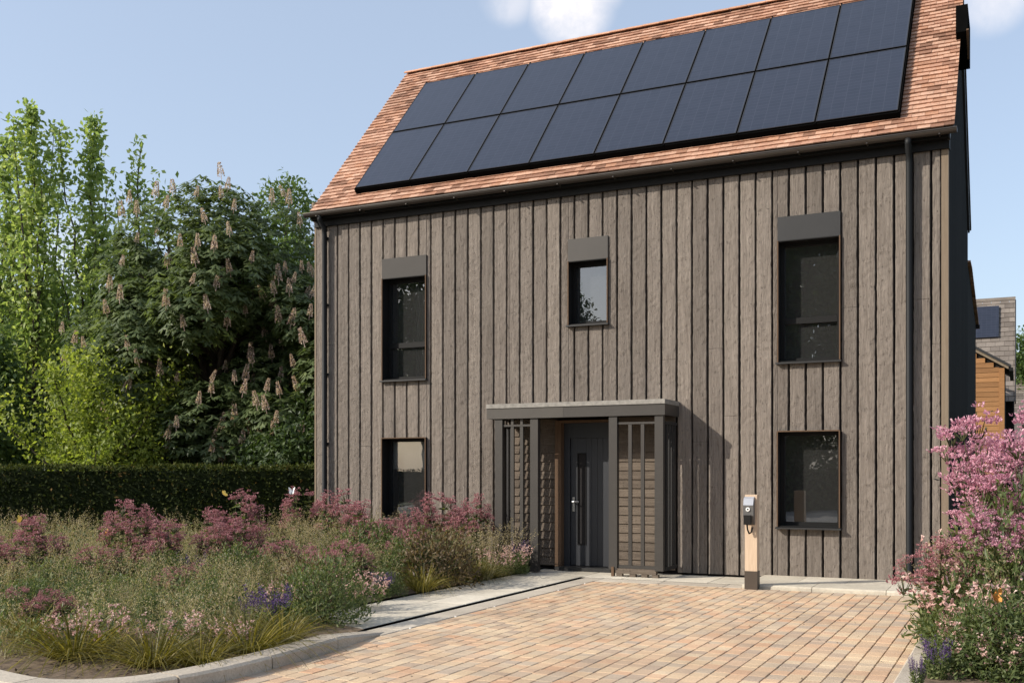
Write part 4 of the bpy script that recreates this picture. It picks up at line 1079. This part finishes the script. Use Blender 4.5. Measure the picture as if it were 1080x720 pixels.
for i, (px, d, py, wd, lab) in enumerate([
    (296, 13.6, 572, 1.0, 'low pink umbel plant behind the green shrub clump in mid bed'), (370, 12.8, 572, .8, 'low pink umbel plant beneath the largest pink clump'), (345, 12.4, 582, .9, 'low pink umbel plant above the big green shrub'),
    (205, 12.6, 596, .9, 'low rosy plant in the middle of the left bed'), (180, 12.0, 600, .9, 'low rosy plant left of another in the middle of the bed'), (18, 10.6, 625, .9, 'dark pink low plant near the left photo edge'),
    (52, 10.4, 625, .8, 'dark pink low plant next to the one at the left edge'), (40, 9.8, 638, .8, 'dark pink low plant above the yellow sedge at lower left'), (72, 9.8, 634, .7, 'small dark pink low plant above the front tufts'),
    (110, 13.2, 578, 1., 'faded pink low plant before the hedge between taller pinks'), (430, 14.2, 560, .9, 'low pink umbel plant left of the copper bush'), (330, 13.4, 578, .8, 'small low pink plant behind the big green shrub')]):
    plant('joelow', px, d, max(.3, top(py, d)*.95), lab, i % 2, wd)
for i, (px, d, py, lab) in enumerate([
    (285, 15.2, 540, 'feathery tan grass in front of the hedge right of the tallest pink plant'), (312, 15.6, 538, 'tall feathery tan grass by the left house corner'), (198, 15.2, 552, 'feathery tan grass between the two pink groups before the hedge'),
    (60, 14.8, 572, 'feathery grass before the hedge next to the far left pinks'), (98, 15.0, 566, 'feathery grass in the gap in front of the dark hedge'), (505, 14.4, 552, 'feathery grass leaning towards the porch post'),
    (528, 15.2, 550, 'last feathery grass before the porch'), (480, 14.4, 560, 'feathery grass right behind the copper bush'), (300, 12.4, 580, 'feathery grass above the purple salvia'),
    (262, 9.2, 636, 'dense feathery grass beside the front purple salvia'), (340, 14.5, 556, 'feathery grass below the left house corner'), (225, 12.6, 585, 'feathery grass in the middle of the bed'),
    (130, 10.6, 612, 'feathery grass left of the bed centre, in front of the green shrubs'), (20, 12.2, 590, 'feathery grass at the left photo edge'), (185, 9.6, 634, 'feathery grass behind the fullest pale pink clump'), (335, 11.8, 584, 'feathery grass directly behind the big bushy shrub'),
    (270, 11.6, 594, 'feathery grass behind the front purple salvia'), (410, 14.0, 572, 'feathery grass behind the path side salvia'), (150, 14.4, 566, 'feathery grass between the hedge and the broad pink plant'), (375, 13.6, 580, 'feathery grass beneath the largest pink clump'), (90, 13.4, 584, 'feathery grass below the gap before the hedge'), (240, 10.4, 618, 'feathery grass left of the largest salvia')]):
    plant('grass', px, d, top(py, d)*1.02, lab, i % 3)
for i, (px, d, h, wd, lab) in enumerate([
    (78, 8.35, .50, 1.5, 'large yellow green arching sedge nearest the pavement corner'), (160, 8.0, .42, 1.5, 'yellow green sedge beside the pale pink flowers at the front kerb'), (262, 8.6, .46, 1.45, 'olive arching sedge spilling over the kerb below the purple salvia'),
    (298, 9.1, .42, 1.2, 'olive sedge between the salvia and the big green shrub'), (446, 13.0, .50, .9, 'bright yellow green sedge left of the copper bush'), (497, 14.3, .52, .9, 'yellow green sedge right of the copper bush'),
    (518, 14.7, .34, .9, 'small orange green sedge beside the path near the porch'), (30, 9.2, .42, 1.2, 'olive sedge at the left photo edge'), (212, 8.0, .36, 1.4, 'low sedge tuft between the two fullest pale pink clumps at the kerb'), (118, 8.45, .34, 1.3, 'small sedge tuft between the two largest yellow ones')]):
    plant('sedge', px, d, h, lab, i % 3, wd)
for i, (px, d, py, lab) in enumerate([
    (70, 8.7, 640, 'pale pink spires behind the large yellow sedge'), (106, 8.55, 632, 'pale pink flowers between two yellow sedges at the front'), (146, 8.6, 660, 'pale pink flower clump left of a similar one by the kerb'), (186, 8.5, 638, 'fullest pale pink flower clump by the kerb'),
    (240, 8.6, 648, 'pale pink flower clump nearest the purple salvia'), (303, 10.6, 606, 'pale pink flowers rising above the front salvia'), (372, 11.2, 596, 'pale pink spires on the right of the big green shrub'),
    (390, 11.6, 600, 'pale pink spires overhanging the path edge'), (525, 14.9, 572, 'pale pink flowers beside the path next to the porch slats'), (543, 15.2, 570, 'pale pink flowers at the foot of the left porch post')]):
    plant('gaura', px, d, max(.25, top(py, d)), lab, i % 3)
for i, (px, d, py, wd, lab) in enumerate([
    (286, 9.7, 618, 1.0, 'large purple salvia at the front of the bed'), (268, 9.9, 630, .9, 'purple salvia left of the largest one'), (404, 12.3, 604, .9, 'small purple salvia at the path edge'), (545, 15.5, 570, .8, 'purple salvia tucked beside the left porch post'), (205, 13.4, 584, .9, 'faint purple salvia in the middle of the bed')]):
    plant('salvia', px, d, max(.25, top(py, d)), lab, i % 2, wd)
for i, (px, d, py, wd, lab) in enumerate([
    (342, 10.3, 588, .72, 'big bushy green shrub at the kerb corner by the path'), (408, 12.6, 625, .8, 'small green shrub under the path side salvia'), (135, 11.8, 606, 1.0, 'green shrub in the middle left of the bed'),
    (252, 12.6, 576, .8, 'green shrub below the tallest pink plant'), (392, 14.6, 556, .9, 'green shrub under the largest pink clump'), (30, 11.2, 610, 1.0, 'green shrub near the left photo edge'),
    (90, 11.2, 612, .9, 'green shrub left of the middle of the bed'), (548, 15.3, 590, .5, 'small dark green shrub touching the porch'), (345, 13.2, 580, .8, 'green shrub behind the big one by the path'), (425, 13.8, 568, .7, 'green shrub left of the copper bush'), (60, 12.6, 592, .9, 'green shrub behind the dark pink low plants at left'), (165, 10.6, 626, .9, 'green shrub behind the pale pink flowers at the front'),
    (215, 10.8, 612, .8, 'green shrub just left of the front salvias'), (175, 13.2, 584, .8, 'green shrub below the broad pink plant against the hedge'), (300, 14.6, 568, .9, 'green shrub between the tallest pink plant and the house corner'), (445, 15.2, 558, .8, 'green shrub under the lower left window'),
    (478, 15.4, 560, .8, 'green shrub under the tall pink plant right of the window'), (118, 10.0, 640, .7, 'low green shrub above the small sedge tuft'), (5, 10.2, 630, .9, 'green shrub cut by the left photo edge'), (312, 10.9, 612, .7, 'green shrub left of the big bushy one')]):
    plant('mound', px, d, max(.3, top(py, d)), lab, i % 3, wd*1.2)
plant('copper', 459, 13.7, .82, 'dark copper brown bush at the path edge', 0, .95)
plant('copper', 322, 11.3, .55, 'low brown bush behind the big green shrub', 1, .9)

# meadow filler between the plants nobody could count
def bed_height(x, y):
    return None
g = MB(); gs = MB(); rng = np.random.default_rng(77)
n = 4600; px = rng.random(n)*600-40; d = 8.3+rng.random(n)*9.4
P = np.array([at(a, b_, .02) for a, b_ in zip(px, d)])
def inside(P):
    x, y = P[:, 0], P[:, 1]
    ok = (x < -6.0) | ((y < -6.7) & (x < -4.95))
    ok &= ~((x > -10.3) & (y > -.25))
    hd_ = (P[:, :2]-hp0)@hn; ok &= hd_ > .25
    kd = np.min(np.linalg.norm(P[:, None, :2]-inn[None], axis=2), axis=1); ok &= kd > .42
    return ok & (y > -9.6)
P = P[inside(P)]; clr = np.array([p for p in SPOTS]); P = P[np.min(np.linalg.norm(P[:, None, :2]-clr[None, :, :2], axis=2)-clr[None, :, 2], axis=1) > 0]; n = len(P); dcam = (P[:, :2]-np.array([CX, CY]))@Dv
ht = (.26+.052*(dcam-9))*(.7+.6*rng.random(n))+.14*n3(P, .8, 5)
ht = np.clip(ht*.98, .14, .92)
tone = .5+.33*n3(P, .9, 11)
for rep in range(5):
    B = P+np.concatenate([rng.normal(size=(n, 2))*.10, np.zeros((n, 1))], 1); a = rng.random(n)*6.28; le = .2+.5*rng.random(n)
    g.blades(B, np.stack([np.cos(a)*le, np.sin(a)*le, np.ones(n)], 1), ht*(.6+.4*rng.random(n)), .008, .25+.35*rng.random(n), 4, np.clip(tone+.2*rng.normal(size=n), 0, 1))
a = rng.random(n)*6.28; le = .15+.35*rng.random(n); C = gs.blades(P, np.stack([np.cos(a)*le, np.sin(a)*le, np.ones(n)], 1), ht*1.15, .005, .05+.2*rng.random(n), 4, np.full(n, .45))
T = C[:, -1]-C[:, -2]; T /= np.linalg.norm(T, axis=1)[:, None]; panicles(gs, C[:, -2], T, rng, .30, 26, 0, .016)
k = 9; q = np.repeat(P, k, 0)+np.concatenate([rng.normal(size=(n*k, 2))*.14, (rng.random(n*k)**.8*np.repeat(ht, k)*.8)[:, None]], 1)
g.leaves(q, rng.normal(size=(n*k, 3))+np.array([0, 0, .5]), .06*(.6+.8*rng.random(n*k)), .02, np.clip(.45+.3*n3(q, .7, 8)+.25*rng.normal(size=n*k), 0, 1), N=rng.normal(size=(n*k, 3))*.6+np.array([0, 0, 1.]), mi=1)
md = g.obj('meadow_planting', [M['grassb'], M['herb']]); tag(md, kind='stuff'); ms = gs.obj('meadow_seed_haze', M['straw']); tag(ms, kind='stuff')
# leaf litter on the soil
g = MB(); n = 4000; px = rng.random(n)*600-30; d = 7.2+rng.random(n)*9; P = np.array([at(a, b_, .03) for a, b_ in zip(px, d)]); kd = np.min(np.linalg.norm(P[:, None, :2]-inn[None], axis=2), axis=1)
ok = ((P[:, 0] < -5.9) | ((P[:, 1] < -6.75) & (P[:, 0] < -4.7))) & (kd > .05) & (P[:, 1] > -9.75); P = P[ok]
sgn = P[:, 1] > np.interp(P[:, 0], inn[::-1, 0][np.argsort(inn[::-1, 0])], inn[::-1, 1][np.argsort(inn[::-1, 0])]); P = P[sgn]
g.leaves(P, rng.normal(size=(len(P), 3))*np.array([1, 1, .2]), .035, .02, None, N=np.tile([0, 0, 1.], (len(P), 1))+rng.normal(size=(len(P), 3))*.3); tag(g.obj('leaf_litter', M['dirt']), kind='stuff')

g = MB(); n = 60; P = np.stack([-4.4+RNG.random(n)**1.5*4.3, -8.5+RNG.random(n)*7, np.full(n, .006)], 1)
g.leaves(P, RNG.normal(size=(n, 3))*np.array([1, 1, .15]), .03*(.6+.8*RNG.random(n)), .018, None, N=np.tile([0, 0, 1.], (n, 1))+RNG.normal(size=(n, 3))*.2); tag(g.obj('fallen_leaves', M['dirt']), kind='stuff')

# ------------------------------------------------------------------ right hand bed
big = k_joe('pink_umbel_plant', 1.98, 60, 1.15, 301, 'pink2', 1.1, 1.05, .5, .22, .62); big.location = at(1098, 9.6, .02); big.scale = (1.08, 1.08, 1.07); tag(big, 'huge bright pink flowering shrub cut by the right photo edge', 'flowering plant', kind='thing')
b2 = copy_tree(big, at(1078, 10.3, .02), 2.1, (.8, .8, .72)); tag(b2, 'bright pink flowering shrub just left of and below the huge one', 'flowering plant', kind='thing')
b3 = copy_tree(big, at(1060, 8.9, .02), 4., (.62, .62, .6)); tag(b3, 'smaller bright pink plant in front of and below the huge shrub', 'flowering plant', kind='thing')
thin = k_joe('pink_umbel_plant', .82, 9, .34, 302, 'pink', .6); thin.location = at(990, 8.9, .02); tag(thin, 'slender dusty pink plant at the right edge of the drive', 'flowering plant')
t2 = copy_tree(thin, at(1026, 9.3, .02), 1., .95); tag(t2, 'dusty pink plant against the dark side wall at the house corner', 'flowering plant')
for i, (px, d, h, wd, lab) in enumerate([(1036, 7.7, .55, 1.0, 'leafy green shrub at the bottom right beside the drive kerb'), (1074, 7.6, .60, 1.0, 'leafy green shrub in the bottom right photo corner'), (1062, 9.0, 1.0, .9, 'tall green shrub beneath the huge pink one'), (1040, 8.6, .80, .9, 'green shrub in front of the bright pink flowers'), (1090, 8.8, 1.25, .9, 'green shrub at the right photo edge under the pink flowers')]):
    plant('mound', px, d, h, lab, i % 3, wd)
for i, (px, d, py, lab) in enumerate([(1024, 8.3, 598, 'pale pink flowers next to the slender pink plant by the drive'), (1045, 8.2, 590, 'pale pink flowers left of the orange butterfly'), (1072, 8.0, 600, 'pale pink flowers at the right photo edge'), (1055, 7.4, 660, 'pale pink flowers low in the bottom right corner'), (1030, 7.8, 640, 'pale pink flowers above the bottom right shrub'), (1078, 9.0, 555, 'pale flowers high under the huge pink shrub')]):
    plant('gaura', px, d, top(py, d), lab, i % 3, 1.1)
plant('salvia', 988, 7.5, .30, 'purple salvia at the bottom right by the drive kerb', 0, .8); plant('salvia', 968, 7.2, .22, 'few purple spikes lowest beside the drive kerb', 1, .6)
plant('sedge', 1046, 7.9, .4, 'green grass tuft under the right hand flowers', 0)
for i, (px, d, py) in enumerate([(1030, 8.9, 575), (1070, 8.5, 560)]): plant('grass', px, d, top(py, d), ('feathery grass in the right bed left of its twin', 'feathery grass in the right bed at the photo edge')[i], i)

# ------------------------------------------------------------------ butterflies
M['orangew'] = m_plain('orange_wing', (.62, .26, .04), .7, 0, .2, 40.); M['yelloww'] = m_plain('yellow_wing', (.62, .45, .10), .7, 0, .2, 40.); M['insect'] = m_plain('insect_body', (.02, .016, .012), .6)
def butterfly(px, py, d, s_, m, label, rz, tilt, name='butterfly', cat='butterfly', open_=.9):
    z = 1.5-(py-498)/f*d; r = tag(empty(name, at(px, d, z), rz), label, cat); r.rotation_euler = (tilt, 0, rz)
    g = MB(); g.tube([(0, -.4*s_, 0), (0, -.1*s_, .01*s_), (0, .45*s_, 0)], [.04*s_, .08*s_, .03*s_], 6)
    for sx in (-1, 1): g.tube([(0, .42*s_, .02*s_), (sx*.14*s_, .72*s_, .1*s_)], .012*s_, 4)
    g.obj('body', M['insect'], r)
    for sx in (-1, 1):
        g = MB(); c, sn = math.cos(open_)*sx, math.sin(open_)
        out = [(0, .25), (.35, .62), (.85, .70), (.92, .40), (.62, .05), (.72, -.25), (.55, -.55), (.2, -.48), (0, -.12)]
        V = [(a*c*s_, b_*s_, a*sn*s_+.03*s_) for a, b_ in out]; V += [(x, y, zz+.012*s_) for x, y, zz in V]; n_ = len(out)
        F = [(0, 1, 2, 3), (0, 3, 4, 8), (4, 5, 6, 7), (4, 7, 8, 8)]; F += [tuple(q+n_ for q in F_[::-1]) if F_[2] != F_[3] else (F_[2]+n_, F_[1]+n_, F_[0]+n_, F_[0]+n_) for F_ in F[:4]]
        F += [(i, (i+1) % n_, n_+(i+1) % n_, n_+i) for i in range(n_)]
        g.add(V, F); g.obj('wing', M[m], r)
butterfly(308, 519, 15.6, .085, 'white', 'white butterfly in front of the dark hedge near the house corner', .5, 1.0)
butterfly(111, 563, 14.6, .075, 'orangew', 'orange butterfly in front of the hedge between pink plants', 1.2, .8)
butterfly(23, 549, 13.2, .08, 'yelloww', 'yellow butterfly on the far left pink plant', .2, .9)
butterfly(236, 522, 14.4, .07, 'yelloww', 'small yellow butterfly beside the tallest pink plant', 2., .7)
butterfly(1048, 631, 7.7, .085, 'orangew', 'orange butterfly resting on the pale flowers at right', .6, 1.0)
butterfly(988, 506, 11.5, .05, 'insect', 'dark moth in front of the right house corner', 1.4, .2, 'moth', 'moth', .2)
butterfly(975, 607, 9.5, .04, 'insect', 'dark moth low by the right house corner', 1.5, .1, 'moth', 'moth', .15)
butterfly(1045, 434, 10, .028, 'insect', 'tiny dark bee above the pink flowers', .4, .3, 'bee', 'insect', .3)
